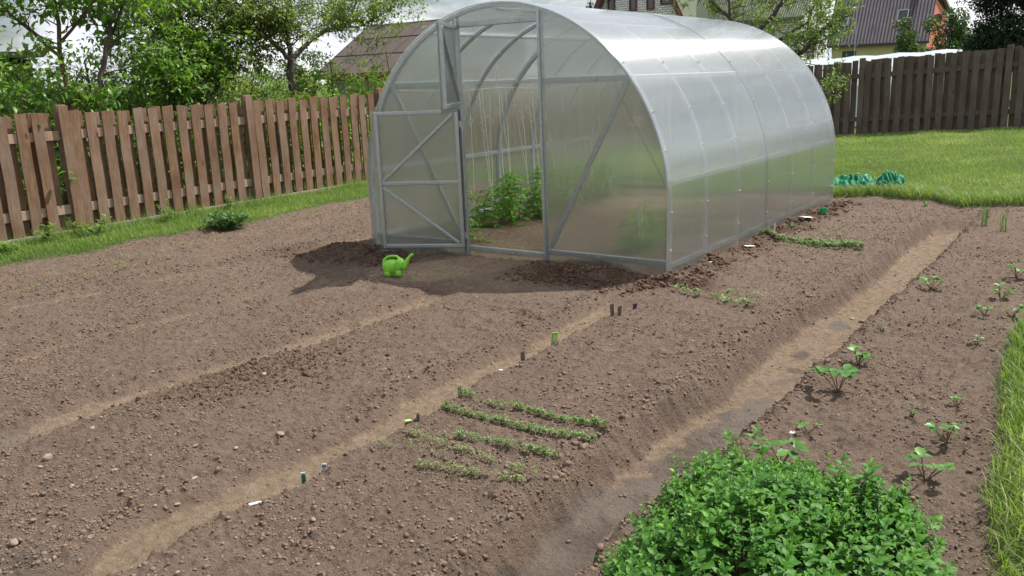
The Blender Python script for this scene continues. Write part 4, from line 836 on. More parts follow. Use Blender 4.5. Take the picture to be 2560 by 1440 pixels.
# green cup sunk in the soil
e_ = empty('plastic_cup', (3.20, 3.0, hz(3.2, 3.0)-.01), 'green plastic cup sunk into the soil bank beside the greenhouse', 'cup'); mb = MB(); V = []; F = []
for r_, z in ((.030, -.01), (.036, .06), (.039, .062), (.039, .068), (.034, .068), (.028, -.006)):
    V += [(r_*math.cos(t), r_*math.sin(t), z) for t in np.linspace(0, 2*math.pi, 17)[:-1]]
for i in range(5): F += [(i*16+k, i*16+(k+1) % 16, i*16+16+(k+1) % 16, i*16+16+k) for k in range(16)]
mb.add(V, F); mb.obj('cup_wall', plain('green_plastic', (.02, .30, .11)), e_)

# ------------------------------------------------------------------ watering can shaped like an elephant
wc = empty('watering_can', (1.03, -.84, hz(1.03, -.84)+.000), 'lime green elephant shaped plastic watering can in front of the open lower door', 'watering can', rz=R(31))
M['can'] = simple('lime_plastic', (.23, .62, .035), (.20, .52, .04), 30, .42, bs=.05)
def ell(bm, c, r_, seg=24):
    mtx = Matrix.Translation(c) @ Matrix.Diagonal((*r_, 1)); bmesh.ops.create_uvsphere(bm, u_segments=seg, v_segments=14, radius=1, matrix=mtx)
def tube_bm(bm, pts, rad, n=14):
    t = MB().tube(pts, rad, n); vs = [bm.verts.new(v) for v in t.V]
    for f in t.F: bm.faces.new([vs[i] for i in f])
bm = bmesh.new()
ell(bm, (-.012, 0, .083), (.076, .044, .058)); ell(bm, (-.040, 0, .075), (.050, .044, .060)); ell(bm, (.055, 0, .098), (.042, .037, .050))
for lx in (-.048, .040):
    tube_bm(bm, [(lx, 0, .0), (lx, 0, .006), (lx, 0, .07)], [.025, .029, .032], 18); ell(bm, (lx, .017, .030), (.027, .026, .033)); ell(bm, (lx, -.017, .030), (.027, .026, .033))
tube_bm(bm, [(-.078, 0, .095), (-.072, 0, .135), (-.048, 0, .158), (-.010, 0, .166), (.030, 0, .163), (.050, 0, .140), (.055, 0, .12)], [.016, .012, .0105, .010, .0105, .013, .018])
for v in bm.verts: v.co.z = max(v.co.z, 0)
me = bpy.data.meshes.new('body'); bm.to_mesh(me); bm.free(); me.materials.append(M['can']); bo = bpy.data.objects.new('body', me); COL.objects.link(bo); bo.parent = wc
rm = bo.modifiers.new('remesh', 'REMESH'); rm.mode = 'VOXEL'; rm.voxel_size = .0035; rm.use_smooth_shade = True; sm_ = bo.modifiers.new('smooth', 'SMOOTH'); sm_.iterations = 6; sm_.factor = .5
q = MB(); q.tube([(.070, 0, .070), (.088, 0, .088), (.104, 0, .112), (.120, 0, .140), (.142, 0, .166), (.162, 0, .176), (.163, 0, .176)], [.034, .027, .020, .014, .0105, .012, .007], 18); q.obj('spout', M['can'], wc, True)
for sg in (-1, 1):
    bm = bmesh.new(); ell(bm, (.040, sg*.041, .098), (.030, .006, .036)); me = bpy.data.meshes.new('ear'); bm.to_mesh(me); bm.free(); me.polygons.foreach_set('use_smooth', [True]*len(me.polygons)); me.materials.append(M['can']); o = bpy.data.objects.new('ear', me); COL.objects.link(o); o.parent = wc
    bm = bmesh.new(); ell(bm, (.079, sg*.030, .112), (.004, .003, .005), 10); me = bpy.data.meshes.new('eye'); bm.to_mesh(me); bm.free(); me.materials.append(plain('eye_paint', (.08, .30, .02))); o = bpy.data.objects.new('eye', me); COL.objects.link(o); o.parent = wc

# ------------------------------------------------------------------ crumpled striped tarp
def tarp(cx, cy, wx, wy, h, rz, label, seed):
    m, nt, n, l, o = mat('striped_tarp'); at = node(nt, 'Attribute'); at.attribute_name = 'rnd'
    c = ramp(nt, at.outputs['Fac'], (.46, (.003, .155, .07)), (.54, (.12, .36, .22))); principled(nt, o, c, .6, 0, None, .3)
    nx_, ny_ = 70, 40; u, v = np.meshgrid(np.linspace(0, 1, nx_), np.linspace(0, 1, ny_)); u = u.ravel(); v = v.ravel()
    env = np.sin(np.pi*np.clip(u, 0, 1))**.35*np.sin(np.pi*v)**.6; f = fbm(u*5+seed, v*3+seed, 3)
    zz = h*env*(.55+1.6*np.abs(f)+.35*np.abs(np.sin(u*17+4*fbm(u*3, v*3+seed, 2)*3)))+.004
    x = (u-.5)*wx+.05*fbm(u*6+2, v*6+seed, 2)+.06*(v-.5)*np.sin(u*9); y = (v-.5)*wy+.08*fbm(u*5, v*5+7+seed, 2)
    st_ = np.where(v > .45, .5+.5*np.sign(np.sin(u*46+3*f)), 0)
    c_, s_ = math.cos(rz), math.sin(rz); X_ = cx+x*c_-y*s_; Y_ = cy+x*s_+y*c_; Z_ = H(X_, Y_, False)+zz
    ii, jj = np.meshgrid(np.arange(nx_-1), np.arange(ny_-1)); b = (jj*nx_+ii).ravel(); F = np.stack([b, b+1, b+1+nx_, b+nx_], 1)
    o = mesh_obj('tarp', np.stack([X_, Y_, Z_], 1), F, m, attr=st_); md = o.modifiers.new('thick', 'SOLIDIFY'); md.thickness = .002
    tag(o, label, 'tarp')
tarp(2.96, 4.90, .52, .42, .16, R(18), 'crumpled green and white striped plastic touching the far corner of the greenhouse', 1)
tarp(3.34, 5.02, .34, .32, .17, R(30), 'separate upright fold of green striped plastic lying on the lawn', 5)

# ------------------------------------------------------------------ trees
M['bark'] = simple('bark', (.12, .095, .075), (.055, .042, .034), 14, .9, bs=.8, bd=.02, scl=(1, 1, .35)); M['rbark'] = simple('reddish_bark', (.16, .085, .060), (.07, .04, .03), 14, .85, bs=.6, bd=.02, scl=(1, 1, 1.6))
def tree(name, label, cat, base, limbs, lm, bark, twigs, leaf, lw, nleaf, spread=.5, droop=.15, zmin=.3, seed=0, group=None, sub=3, tl=(.35, .8), big=False, bias=(0, 0, .35), extent=None, lean_leaf=-.3):
    """limbs: polylines in world space (first one is the trunk) with radii; twigs sprout from the limbs, leaves from the twigs"""
    g = random.Random(seed); e_ = empty(name, base, label, cat, group=group); B = Vector(base); mb = MB(); LP, LA = [], []
    srcs = []
    for pts, r0, r1 in limbs:
        P_ = [Vector(p)-B for p in pts]; fine = []
        for a, b in zip(P_[:-1], P_[1:]):
            for k in range(4):
                t = k/4; fine.append(a.lerp(b, t)+Vector((g.uniform(-1, 1), g.uniform(-1, 1), 0))*.018)
        fine.append(P_[-1]); n = len(fine); rs = [r0+(r1-r0)*i/(n-1) for i in range(n)]; mb.tube(fine, rs, 9); srcs.append((fine, rs))
    for i in range(twigs):
        fine, rs = srcs[g.randrange(len(srcs))] if i % 3 else srcs[-1-(i % max(1, len(srcs)-1) if len(srcs) > 1 else 0)]
        t = g.random()**.75; k = min(len(fine)-2, int(t*(len(fine)-1))); p = fine[k].lerp(fine[k+1], g.random())
        if p.z < zmin and g.random() < .85: continue
        a = g.uniform(0, 6.283); d_ = (Vector((math.cos(a), math.sin(a), 0))+Vector(bias)+Vector((0, 0, g.uniform(-.4, .5)))).normalized(); ln = g.uniform(*tl)
        def grow(p, d_, ln, r_, lv):
            n = 5; pts = [p]; q_ = p
            for j in range(n):
                d_ = (d_+Vector((g.gauss(0, .16), g.gauss(0, .16), g.gauss(.02, .12)))).normalized(); q_ = q_+d_*ln/n; pts.append(q_)
            mb.tube(pts, [r_*(1-.7*j/n) for j in range(n+1)], 4 if lv else 5, False)
            if lv < 2:
                for c in range(sub):
                    j = g.randint(1, n); nd = (d_+Vector((g.gauss(0, .75), g.gauss(0, .75), g.gauss(0, .45)))).normalized(); grow(pts[j], nd, ln*g.uniform(.45, .75), r_*.55, lv+1)
            if lv >= 1:
                for j in range(1, n+1): LP.append(pts[j]); LA.append(d_)
        grow(p, d_, ln, max(.004, min(rs[k]*.35, .014)), 0)
    mb.obj('trunk', bark, e_, True)
    LP = np.array(LP); LA = np.array(LA); idx = rng.integers(0, len(LP), nleaf); P_ = LP[idx]+rng.normal(0, leaf*.45, (nleaf, 3))
    if extent is not None:
        pass
    ax = LA[idx]*.5+rng.normal(0, .62, (nleaf, 3))+np.array([0, 0, lean_leaf]); nr = rng.normal(0, .5, (nleaf, 3))+np.array([.15, .1, .9]); ln = leaf*rng.uniform(.6, 1.25, nleaf)
    V, F, k = leaves(P_, ax, nr, ln, ln*lw, droop, big)
    cl = np.clip(.5+1.4*fbm(P_[:, 0]*1.7+P_[:, 2]*1.3+seed, P_[:, 1]*1.7-P_[:, 2], 2), 0, 1)*.5+rng.random(nleaf)*.5
    mesh_obj('crown', V, F, lm, e_, attr=np.repeat(cl, k)); return e_
M['cherry'] = leafmat('cherry_leaf', (.065, .160, .025), (.18, .33, .055), .48, .4, .5, c=(.28, .42, .10))
M['pear'] = leafmat('pear_leaf', (.11, .19, .048), (.24, .34, .095), .45, .42, .5, c=(.36, .44, .17))
M['olive'] = leafmat('olive_leaf', (.10, .175, .040), (.21, .30, .075), .45, .5, .4, c=(.33, .34, .13))
M['bright'] = leafmat('bright_leaf', (.10, .22, .028), (.22, .38, .05), .45, .45)
M['apple'] = leafmat('apple_leaf', (.08, .155, .032), (.19, .30, .06), .42, .42, .45, c=(.28, .38, .11))
M['dark'] = leafmat('dark_needles', (.010, .024, .010), (.028, .05, .018), .1, .7, .2); M['oak'] = leafmat('far_leaf', (.03, .075, .018), (.08, .15, .035), .3)
gl_ = 'fruit trees behind the reddish brown fence'
tree('cherry_tree', 'left cherry tree with a straight reddish trunk and big drooping leaves', 'cherry tree', (-4.9,-.35,0), [([(-4.9,-.35,0),(-4.93,-.2,1.0),(-5.0,-.08,1.6),(-5.02,-.05,2.3),(-5.1,.0,3.2)],.045,.018),([(-5.0,-.08,1.9),(-5.2,-.5,2.4),(-5.4,-.9,3.0)],.022,.01),([(-5.0,-.05,2.1),(-4.7,.3,2.6),(-4.6,.6,3.1)],.02,.01)],
     M['cherry'], M['rbark'], 46, .098, .52, 2000, seed=2, group=gl_, zmin=1.9, big=True)
tree('cherry_tree', 'second cherry tree with a dark forked trunk leaning right', 'cherry tree', (-5.0,.22,0), [([(-5.0,.22,0),(-5.0,.28,1.34),(-5.0,.42,1.8),(-5.0,.62,2.3),(-4.9,.9,3.0)],.048,.018),([(-5.0,.5,2.0),(-5.3,1.1,2.3),(-5.5,1.6,2.5)],.02,.01),([(-5.0,.6,2.2),(-4.5,.6,2.7),(-4.3,.7,3.1)],.02,.01)],
     M['cherry'], M['bark'], 46, .098, .52, 1900, seed=3, group=gl_, zmin=1.75, big=True)
tree('shrub', 'dense big-leaved bush spilling against the fence at the far left', 'bush', (-4.3,-1.1,0), [([(-4.3,-1.1,0),(-4.3,-1.0,.7),(-4.35,-.9,1.5)],.03,.012),([(-4.3,-1.1,.2),(-4.5,-.5,.9),(-4.6,-.2,1.5)],.025,.01),([(-4.3,-1.1,.2),(-4.4,-1.5,.9),(-4.4,-1.9,1.6)],.025,.01)],
     M['cherry'], M['bark'], 95, .092, .52, 3600, seed=4, zmin=.2, big=True, tl=(.3, .6))
tree('shrub', 'dark dense shrub between the two cherry trunks', 'bush', (-6.0,.7,0), [([(-6.0,.7,0),(-6,.8,1.0),(-6.1,.8,1.9)],.04,.012),([(-6,.7,.3),(-6.1,1.3,1.1),(-6.2,1.6,1.9)],.03,.01),([(-6,.7,.3),(-6.3,.1,1.1),(-6.4,-.3,1.9)],.03,.01)],
     M['cherry'], M['bark'], 120, .080, .5, 3600, seed=5, zmin=.1, tl=(.35, .75))
tree('plum_tree', 'cherry branches hanging over the fence in the middle left', 'plum tree', (-5.3,1.5,0), [([(-5.3,1.5,0),(-5.3,1.5,1.0),(-5.25,1.55,1.6),(-5.2,1.6,1.95)],.04,.012),([(-5.3,1.5,1.0),(-5.0,1.3,1.5),(-4.9,1.1,1.8)],.02,.008),([(-5.3,1.5,1.1),(-5.3,2.0,1.5),(-5.2,2.2,1.8)],.02,.008)],
     M['cherry'], M['bark'], 75, .078, .5, 4200, seed=6, zmin=1.0, tl=(.3, .6), big=True)
tree('pear_tree', 'pear tree with a thick forked mossy trunk behind the middle of the left fence', 'pear tree', (-5.0,3.40,0),
     [([(-5.0,3.36,0),(-5.0,3.46,.8),(-5.0,3.46,1.27),(-5.0,3.40,1.62),(-5.0,3.44,1.84)],.080,.060),([(-5.0,3.44,1.84),(-5.0,3.15,2.08),(-5.05,2.9,2.3),(-5.2,2.5,2.9)],.040,.014),([(-5.0,3.44,1.84),(-5.0,3.42,2.2),(-4.95,3.5,2.7),(-4.9,3.5,3.3)],.045,.014),
      ([(-5.0,3.44,1.84),(-5.0,3.85,2.12),(-5.0,4.3,2.33),(-4.95,4.7,2.45),(-4.9,4.9,2.9)],.042,.012),([(-5.0,4.3,2.33),(-5.0,4.9,2.35),(-4.9,5.3,2.5)],.018,.006),([(-5.0,3.0,2.2),(-5.4,2.6,2.4),(-5.8,2.2,2.8)],.02,.008)],
     M['pear'], M['bark'], 180, .066, .42, 16000, seed=8, group=gl_, zmin=2.05, tl=(.35, .8))
tree('pear_tree', 'bushy small-leaved tree left of the forked pear trunk', 'pear tree', (-5.6,2.3,0), [([(-5.6,2.3,0),(-5.6,2.25,1.0),(-5.6,2.1,2.0),(-5.6,2.0,2.6),(-5.6,2.0,3.2)],.06,.015),([(-5.6,2.2,1.2),(-5.4,2.7,1.8),(-5.3,2.9,2.3)],.025,.01),([(-5.6,2.2,1.4),(-5.5,1.9,1.9),(-5.4,1.8,2.5)],.025,.01)],
     M['olive'], M['bark'], 155, .066, .45, 13500, seed=9, group=gl_, zmin=1.0, tl=(.35, .75))
tree('shrub', 'bright yellow-green shrub right of the pear trunk behind the fence', 'bush', (-5.3,4.5,0), [([(-5.3,4.5,0),(-5.3,4.5,.9),(-5.3,4.5,1.85)],.03,.01),([(-5.3,4.5,.2),(-5.2,4.0,1.0),(-5.2,3.8,1.75)],.02,.008),([(-5.3,4.5,.2),(-5.3,5.0,.9),(-5.3,5.3,1.5)],.02,.008)],
     M['bright'], M['bark'], 120, .055, .45, 7000, seed=10, zmin=.1, tl=(.25, .5))
tree('shrub', 'thin pear sapling in front of the brown roofed shed', 'sapling', (-4.7,5.3,0), [([(-4.7,5.3,0),(-4.7,5.3,1.2),(-4.7,5.2,2.0)],.02,.006),([(-4.7,5.3,1.2),(-4.5,5.8,1.35),(-4.4,6.2,1.4)],.010,.004)],
     M['pear'], M['bark'], 26, .060, .42, 1100, seed=11, zmin=1.0, tl=(.2, .45))
for i, (x, y, s_, lb, mm) in enumerate([(-6.6,3.3,1.6,'dark mixed shrub behind the pear tree','olive'),(-6.8,2.0,1.25,'dense shrub at the back of the fruit garden','cherry'),(-4.5,2.4,1.2,'low bush touching the fence left of the pear trunk','olive'),(-4.7,.9,.9,'low leafy bush behind the fence below the second cherry tree','cherry'),(-6.6,4.6,1.45,'shrub in the back right of the fruit garden','bright'),(-4.6,3.6,.8,'low green bush at the foot of the pear tree','bright'),(-7.4,.2,1.2,'shrub in front of the dark shed at the far left','cherry'),(-4.5,5.6,.8,'low bush behind the fence end near the greenhouse','olive'),(-5.6,-1.9,1.3,'bush beyond the left edge of the fence','cherry'),(-4.9,7.5,1.0,'bush behind the fence blurred by the greenhouse','olive')]):
    tree('shrub', lb, 'bush', (x, y, 0), [([(x,y,0),(x,y+.05,s_*.5),(x,y,s_*1.1)],.03,.01),([(x,y,.1),(x+.1,y-.4,s_*.6),(x+.1,y-.6,s_)],.02,.008),([(x,y,.1),(x-.1,y+.4,s_*.6),(x-.1,y+.6,s_)],.02,.008)],
         M[mm], M['bark'], 100, .066 if mm != 'cherry' else .08, .48, 6000, seed=20+i, zmin=.05, tl=(.25, .55), group='shrubs behind the reddish brown fence')
tree('apple_tree', 'spreading apple tree rising behind the greenhouse roof', 'apple tree', (1.55,6.6,0),
     [([(1.55,6.6,0),(1.5,6.5,.9),(1.4,6.3,1.5)],.085,.06),([(1.4,6.3,1.5),(1.35,6.1,1.95),(1.65,6.1,2.3),(1.9,6.1,2.9)],.045,.012),([(1.4,6.3,1.5),(1.0,6.1,2.0),(.6,6.1,2.4),(.2,6.1,2.6)],.035,.010),
      ([(1.4,6.3,1.4),(1.95,6.1,1.65),(2.2,6.0,1.9),(2.55,6.0,2.05)],.03,.008),([(1.5,6.5,.9),(2.0,6.1,1.05),(2.25,6.0,1.1)],.02,.006),([(1.4,6.2,1.7),(1.9,6.3,2.0),(2.1,6.4,2.6)],.025,.01),([(.9,6.1,2.05),(.9,6.1,2.6),(1.0,6.1,3.1)],.02,.008)],
     M['apple'], M['bark'], 130, .060, .42, 6600, seed=31, zmin=1.0, tl=(.25, .55))
def crown_cloud(name, label, cat, base, h, blobs, lm, n, leaf, lw, seed, trunk_r=.12, group=None):
    g = np.random.default_rng(seed); e_ = empty(name, base, label, cat, group=group); mb = MB(); mb.tube([(0, 0, 0), (.03*h, 0, h*.4), (0, .02*h, h*.92)], [trunk_r, trunk_r*.7, trunk_r*.15], 8)
    Ps = []; tot = sum(b[3]**2 for b in blobs)
    for bx, by, bz, br in blobs:
        mb.tube([(0, 0, max(.2, bz-br)), (bx*.5, by*.5, bz-.3*br), (bx, by, bz)], [trunk_r*.4, trunk_r*.25, .01], 5)
        k = int(n*br*br/tot); v = rdirs(k, g); rr = br*(.45+.62*g.random(k)**.6)*(1+.5*fbm(v[:, 0]*3+bx*5, v[:, 1]*3+v[:, 2]*2+seed, 2)); Ps.append(v*rr[:, None]*np.array([1, 1, .8])+np.array([bx, by, bz]))
    P_ = np.concatenate(Ps); keep = fbm(P_[:, 0]*2.2/br+seed, P_[:, 1]*2.2/br+P_[:, 2]*2.6/br, 2) > -.16; P_ = P_[keep]; k = len(P_)
    mb.obj('trunk', M['bark'], e_, True); ln = leaf*g.uniform(.6, 1.3, k); V, F, kk = leaves(P_, rdirs(k, g)+np.array([0, 0, -.2]), g.normal(0, .6, (k, 3))+np.array([0, 0, .8]), ln, ln*lw, .15)
    mesh_obj('crown', V, F, lm, e_, attr=np.repeat(g.random(k), kk)); return e_
gf = 'trees beyond the dark fence'
g = np.random.default_rng(5)
def blobs(n, rx, ry, z0, z1, r0, r1, cone=0):
    o = []
    for i in range(n):
        t = g.random(); z = z0+(z1-z0)*t; s_ = (1-t*cone); a = g.random()*6.28; q_ = math.sqrt(g.random()); o.append((math.cos(a)*rx*q_*s_, math.sin(a)*ry*q_*s_, z, (r0+(r1-r0)*g.random())*(1-.4*t*cone)))
    return o
crown_cloud('pine_tree', 'big dark pine tree filling the upper right corner', 'pine tree', (2.6,25,.3), 8, [(-.6,0,2.6,.8),(.2,0,2.4,.8),(-1.2,0,2.1,.6),(-.3,0,3.4,.9),(.8,-.2,3.,.9),(-1.0,0,2.9,.6)]+blobs(80, 1.9, 1.5, 1.0, 8, .5, .85, .25), M['dark'], 90000, .13, .35, 41, .22, gf)
crown_cloud('pine_tree', 'dark pine behind the big one at the right edge', 'pine tree', (4.9,27,.3), 8, blobs(60, 2.0, 1.6, .8, 7.6, .6, 1.0, .2), M['dark'], 60000, .12, .35, 42, .22, gf)
crown_cloud('oak_tree', 'mid green round tree between the salmon gable and the dark pine', 'tree', (-.9,31,.2), 3.0, blobs(16, .8, .8, 1.3, 2.9, .22, .42), M['oak'], 6500, .10, .6, 43, .1, gf)
crown_cloud('rowan_tree', 'small rowan tree in front of the salmon gable', 'tree', (-1.35,27,.2), 2.6, blobs(11, .5, .5, 1.4, 2.5, .14, .26), M['oak'], 2600, .11, .3, 44, .06, gf)
crown_cloud('spruce_tree', 'tip of a far spruce just above the greenhouse roof', 'spruce tree', (-33.7,60,0), 7.6, [(0, 0, z_, (7.7-z_)*.27+.05) for z_ in np.arange(1.5, 7.6, .35)], M['dark'], 9000, .30, .25, 45, .2)
crown_cloud('oak_tree', 'tree behind the brown roofed shed', 'tree', (-25,45,0), 4, blobs(10, 2, 1.6, 1.5, 3.2, .8, 1.2), M['oak'], 9000, .22, .6, 46, .2)

# ------------------------------------------------------------------ buildings
def brick_mat():
    m, nt, n, l, o = mat('white_brick'); co = node(nt, 'TexCoord').outputs['Object']; sx = node(nt, 'SeparateXYZ'); l.new(co, sx.inputs[0]); ad = node(nt, 'Math', operation='ADD'); l.new(sx.outputs[0], ad.inputs[0]); l.new(sx.outputs[1], ad.inputs[1])
    cb = node(nt, 'CombineXYZ'); l.new(ad.outputs[0], cb.inputs[0]); l.new(sx.outputs[2], cb.inputs[1])
    b = node(nt, 'TexBrick'); b.inputs['Scale'].default_value = 1; b.inputs['Brick Width'].default_value = .30; b.inputs['Row Height'].default_value = .115; b.inputs['Mortar Size'].default_value = .014
    b.inputs['Color1'].default_value = (.80, .79, .75, 1); b.inputs['Color2'].default_value = (.66, .65, .62, 1); b.inputs['Mortar'].default_value = (.13, .125, .12, 1); l.new(cb.outputs[0], b.inputs['Vector'])
    c = mixc(nt, ramp(nt, noise(nt, 2.2, 5, .6), (.3, 0.), (.7, .35)), b.outputs['Color'], (.36, .35, .33)); principled(nt, o, c, .85, 0, bump(nt, b.outputs['Fac'], -.5, .02)); return m
def wave_mat(name, c1, c2, axis, scale, rough=.6, bands=None):
    m, nt, n, l, o = mat(name); co = node(nt, 'TexCoord').outputs['Object']; wv = node(nt, 'TexWave', bands_direction=axis); wv.inputs['Scale'].default_value = scale; wv.inputs['Distortion'].default_value = .15; l.new(co, wv.inputs['Vector'])
    c = mixc(nt, ramp(nt, wv.outputs['Fac'], (.2, 0.), (.8, 1.)), c1, c2); c = mixc(nt, ramp(nt, noise(nt, 1.2, 5, .6), (.35, 0.), (.7, .35)), c, tuple(q*.6 for q in c1))
    principled(nt, o, c, rough, 0, bump(nt, wv.outputs['Fac'], .6, .04)); return m
M['brick'] = brick_mat(); M['groof'] = wave_mat('green_corrugated_roof', (.075, .10, .060), (.14, .17, .11), 'X', 2.6); M['dred'] = simple('dark_red_trim', (.13, .022, .022), None, 20, .5)
M['proof'] = wave_mat('purple_brown_tile_roof', (.075, .05, .058), (.30, .26, .28), 'X', 1.15, .45); M['yellow'] = simple('yellow_render', (.50, .45, .22), (.42, .38, .2), 6, .85); M['salmon'] = simple('salmon_render', (.55, .17, .10), (.48, .15, .09), 6, .85)
M['glass'] = simple('window_glass', (.05, .06, .07), (.08, .09, .10), 3, .12); M['fascia'] = simple('grey_fascia', (.42, .42, .43), None, 20, .5); M['dark_trim'] = simple('dark_gutter', (.035, .028, .035), None, 20, .5)
M['eternit'] = wave_mat('brown_corrugated_sheet', (.080, .057, .048), (.115, .085, .074), 'X', 2.2, .9); M['shedwall'] = simple('olive_render', (.16, .16, .125), (.13, .13, .10), 3, .9); M['redtrim'] = simple('red_fascia', (.18, .025, .025), None, 20, .6)
def window(parent, x, y, z, w_, h, fm, axis='y', s=-1):
    fr = MB(); t = .07
    def bx(mb, cx, cz, ww, hh, dpt, off):
        if axis == 'y': mb.box((cx, y+s*off, cz), (ww, dpt, hh))
        else: mb.box((y+s*off, cx, cz), (dpt, ww, hh))
    bx(fr, x-w_/2, z, t, h+t, .10, .03); bx(fr, x+w_/2, z, t, h+t, .10, .03); bx(fr, x, z-h/2, w_-t, t, .10, .03); bx(fr, x, z+h/2, w_-t, t, .10, .03); bx(fr, x, z+h*.12, w_-t, .04, .09, .03)
    f = fr.obj('window', fm, parent); gm = MB(); bx(gm, x, z, w_-t*.9, h-t*.9, .03, .012); gm.obj('pane', M['glass'], f); return f
# white brick house
hs = empty('brick_house', (0, 0, 0), 'white brick house with a green corrugated roof behind the greenhouse', 'house')
mb = MB(); prof = [(-20.6, 0), (-14.7, 0), (-14.7, 4.3), (-17.65, 8.6), (-20.6, 4.3)]
def prism(prof, y0, y1, ax='y'):
    V = [((p, y0, z) if ax == 'y' else (y0, p, z)) for p, z in prof]+[((p, y1, z) if ax == 'y' else (y1, p, z)) for p, z in prof]; k = len(prof)
    return MB().add(V, [tuple(range(k)), tuple(range(2*k-1, k-1, -1))]+[(i, i+k, (i+1) % k+k, (i+1) % k) for i in range(k)])
prism([(-20.3, 0), (-15.2, 0), (-15.2, 4.3), (-17.75, 9.4), (-20.3, 4.3)], 38.5, 46).obj('gable_wall', M['brick'], hs)
mb = MB()
for sg, xe in ((1, -14.85), (-1, -20.65)):
    a, b = Vector((xe, 38.1, 3.65)), Vector((-17.75, 38.1, 9.5)); V = []
    for p in (a, b): V += [p, p+Vector((0, 8.4, 0)), p+Vector((0, 8.4, .16)), p+Vector((0, 0, .16))]
    mb.add(V, [(0, 1, 5, 4), (3, 7, 6, 2), (0, 4, 7, 3), (1, 2, 6, 5), (0, 3, 2, 1), (4, 5, 6, 7)])
rf = mb.obj('roof', wave_mat('green_corrugated_gable', (.075, .10, .060), (.14, .17, .11), 'Y', 2.6), hs)
q = MB()
for xe in (-14.85, -20.65): q.bar((xe, 38.02, 3.78), (-17.75, 38.02, 9.62), .06, .26, (0, 1, 0)) if False else q.bar((xe, 38.0, 3.72), (-17.75, 38.0, 9.58), .08, .28)
q.obj('verge_board', M['dred'], rf)
prism([(40, 0), (44, 0), (44, 8.0), (40, 3.9)], -15.2, -9.35, 'x').obj('side_wing_wall', M['brick'], hs)
V = []; a, b = Vector((-15.18, 39.5, 3.55)), Vector((-15.18, 44.3, 8.5))
for p in (a, b): V += [p, p+Vector((6.1, 0, 0)), p+Vector((6.1, 0, .15)), p+Vector((0, 0, .15))]
rf2 = MB().add(V, [(0, 1, 5, 4), (3, 7, 6, 2), (0, 4, 7, 3), (1, 2, 6, 5), (0, 3, 2, 1), (4, 5, 6, 7)]).obj('roof', M['groof'], hs)
for x in (-19.4, -18.05, -17.0): window(hs, x, 38.5, 5.25, .38, 1.35, M['dred'])
window(hs, -16.0, 38.5, 5.15, .75, .75, M['dred']); window(hs, 42.6, -9.35, 4.25, .7, 1.1, M['dred'], 'x', 1); window(hs, 41.5, -9.35, 1.9, .8, 1.0, M['dred'], 'x', 1)
# tile roofed house
h2 = empty('tiled_house', (0, 0, 0), 'yellow house with a steep purple brown tiled roof and salmon gable', 'house')
prism([(75.25, 0), (83, 0), (83, 5.0), (77.2, 6.4), (75.25, 2.75)], -18.2, -10.6, 'x').obj('gable_wall', M['salmon'], h2)
MB().box((-14.4, 75.2, 1.36), (7.7, .14, 2.72)).obj('wall', M['yellow'], h2)
def slope(p0, p1, x0, x1, th, m, nm, par):
    V = []
    for (yy, zz) in (p0, p1): V += [(x0, yy, zz), (x1, yy, zz), (x1, yy, zz+th), (x0, yy, zz+th)]
    return MB().add(V, [(0, 1, 5, 4), (3, 7, 6, 2), (0, 4, 7, 3), (1, 2, 6, 5), (0, 3, 2, 1), (4, 5, 6, 7)]).obj(nm, m, par)
r3 = slope((74.75, 2.62), (77.2, 7.2), -18.5, -10.35, .14, M['proof'], 'roof', h2); r4 = slope((77.2, 7.2), (83.4, 5.15), -18.5, -10.35, .14, M['proof'], 'roof', h2)
q = MB(); q.bar((-14.4-4.1, 74.66, 2.66), (-14.4+4.1, 74.66, 2.66), .12, .2); q.obj('gutter', M['dark_trim'], r3)
q = MB(); q.bar((-10.3, 77.2, 7.25), (-10.3, 83.45, 5.2), .07, .24); q.bar((-10.3, 83.42, 5.1), (-10.3, 83.42, 2.6), .07, .2); q.obj('verge_board', M['fascia'], r4)
q = MB(); q.bar((-18.55, 74.75, 2.65), (-18.55, 77.2, 7.3), .08, .26); q.obj('verge_board', M['dred'], r3)
def skylight(x, z, w_, hh):
    t = (z-2.62)/(7.2-2.62); y = 74.75+2.45*t; d_ = Vector((0, 2.45, 4.58)).normalized(); nn = Vector((0, -4.58, 2.45)).normalized(); c = Vector((x, y, z))+nn*.18; rot = Matrix((Vector((1, 0, 0)), d_, nn)).transposed()
    q = MB()
    for dx, dy, a, b in ((-w_/2, 0, .10, hh), (w_/2, 0, .10, hh), (0, -hh/2, w_, .10), (0, hh/2, w_, .10)): q.box(c+Vector((dx, 0, 0))+d_*dy, (a, b, .12), rot)
    f = q.obj('skylight', M['fascia'], r3); MB().box(c-nn*.01, (w_-.1, hh-.1, .05), rot).obj('pane', M['glass'], f)
skylight(-17.55, 4.75, .75, .95); skylight(-12.7, 4.85, .80, 1.0)
q = MB()
for sx_ in (-.16, .16):
    q.bar((-12.35+sx_, 74.72, 2.95), (-11.85+sx_, 77.0, 7.25), .05, .06)
for i in range(16):
    t = i/15; q.bar((-12.51+.5*t, 74.72+2.28*t, 2.95+4.3*t), (-12.19+.5*t, 74.72+2.28*t, 2.95+4.3*t), .04, .05)
q.obj('roof_ladder', M['dark_trim'], h2)
MB().box((-10.95, 77.4, 7.6), (.5, .5, 1.6)).box((-10.95, 77.4, 8.45), (.62, .62, .12)).obj('chimney', M['dark_trim'], r3)
window(h2, -16.75, 75.13, 1.75, 1.05, .9, M['dark_trim']); window(h2, -12.25, 75.13, 1.85, 1.25, .85, M['dark_trim'])
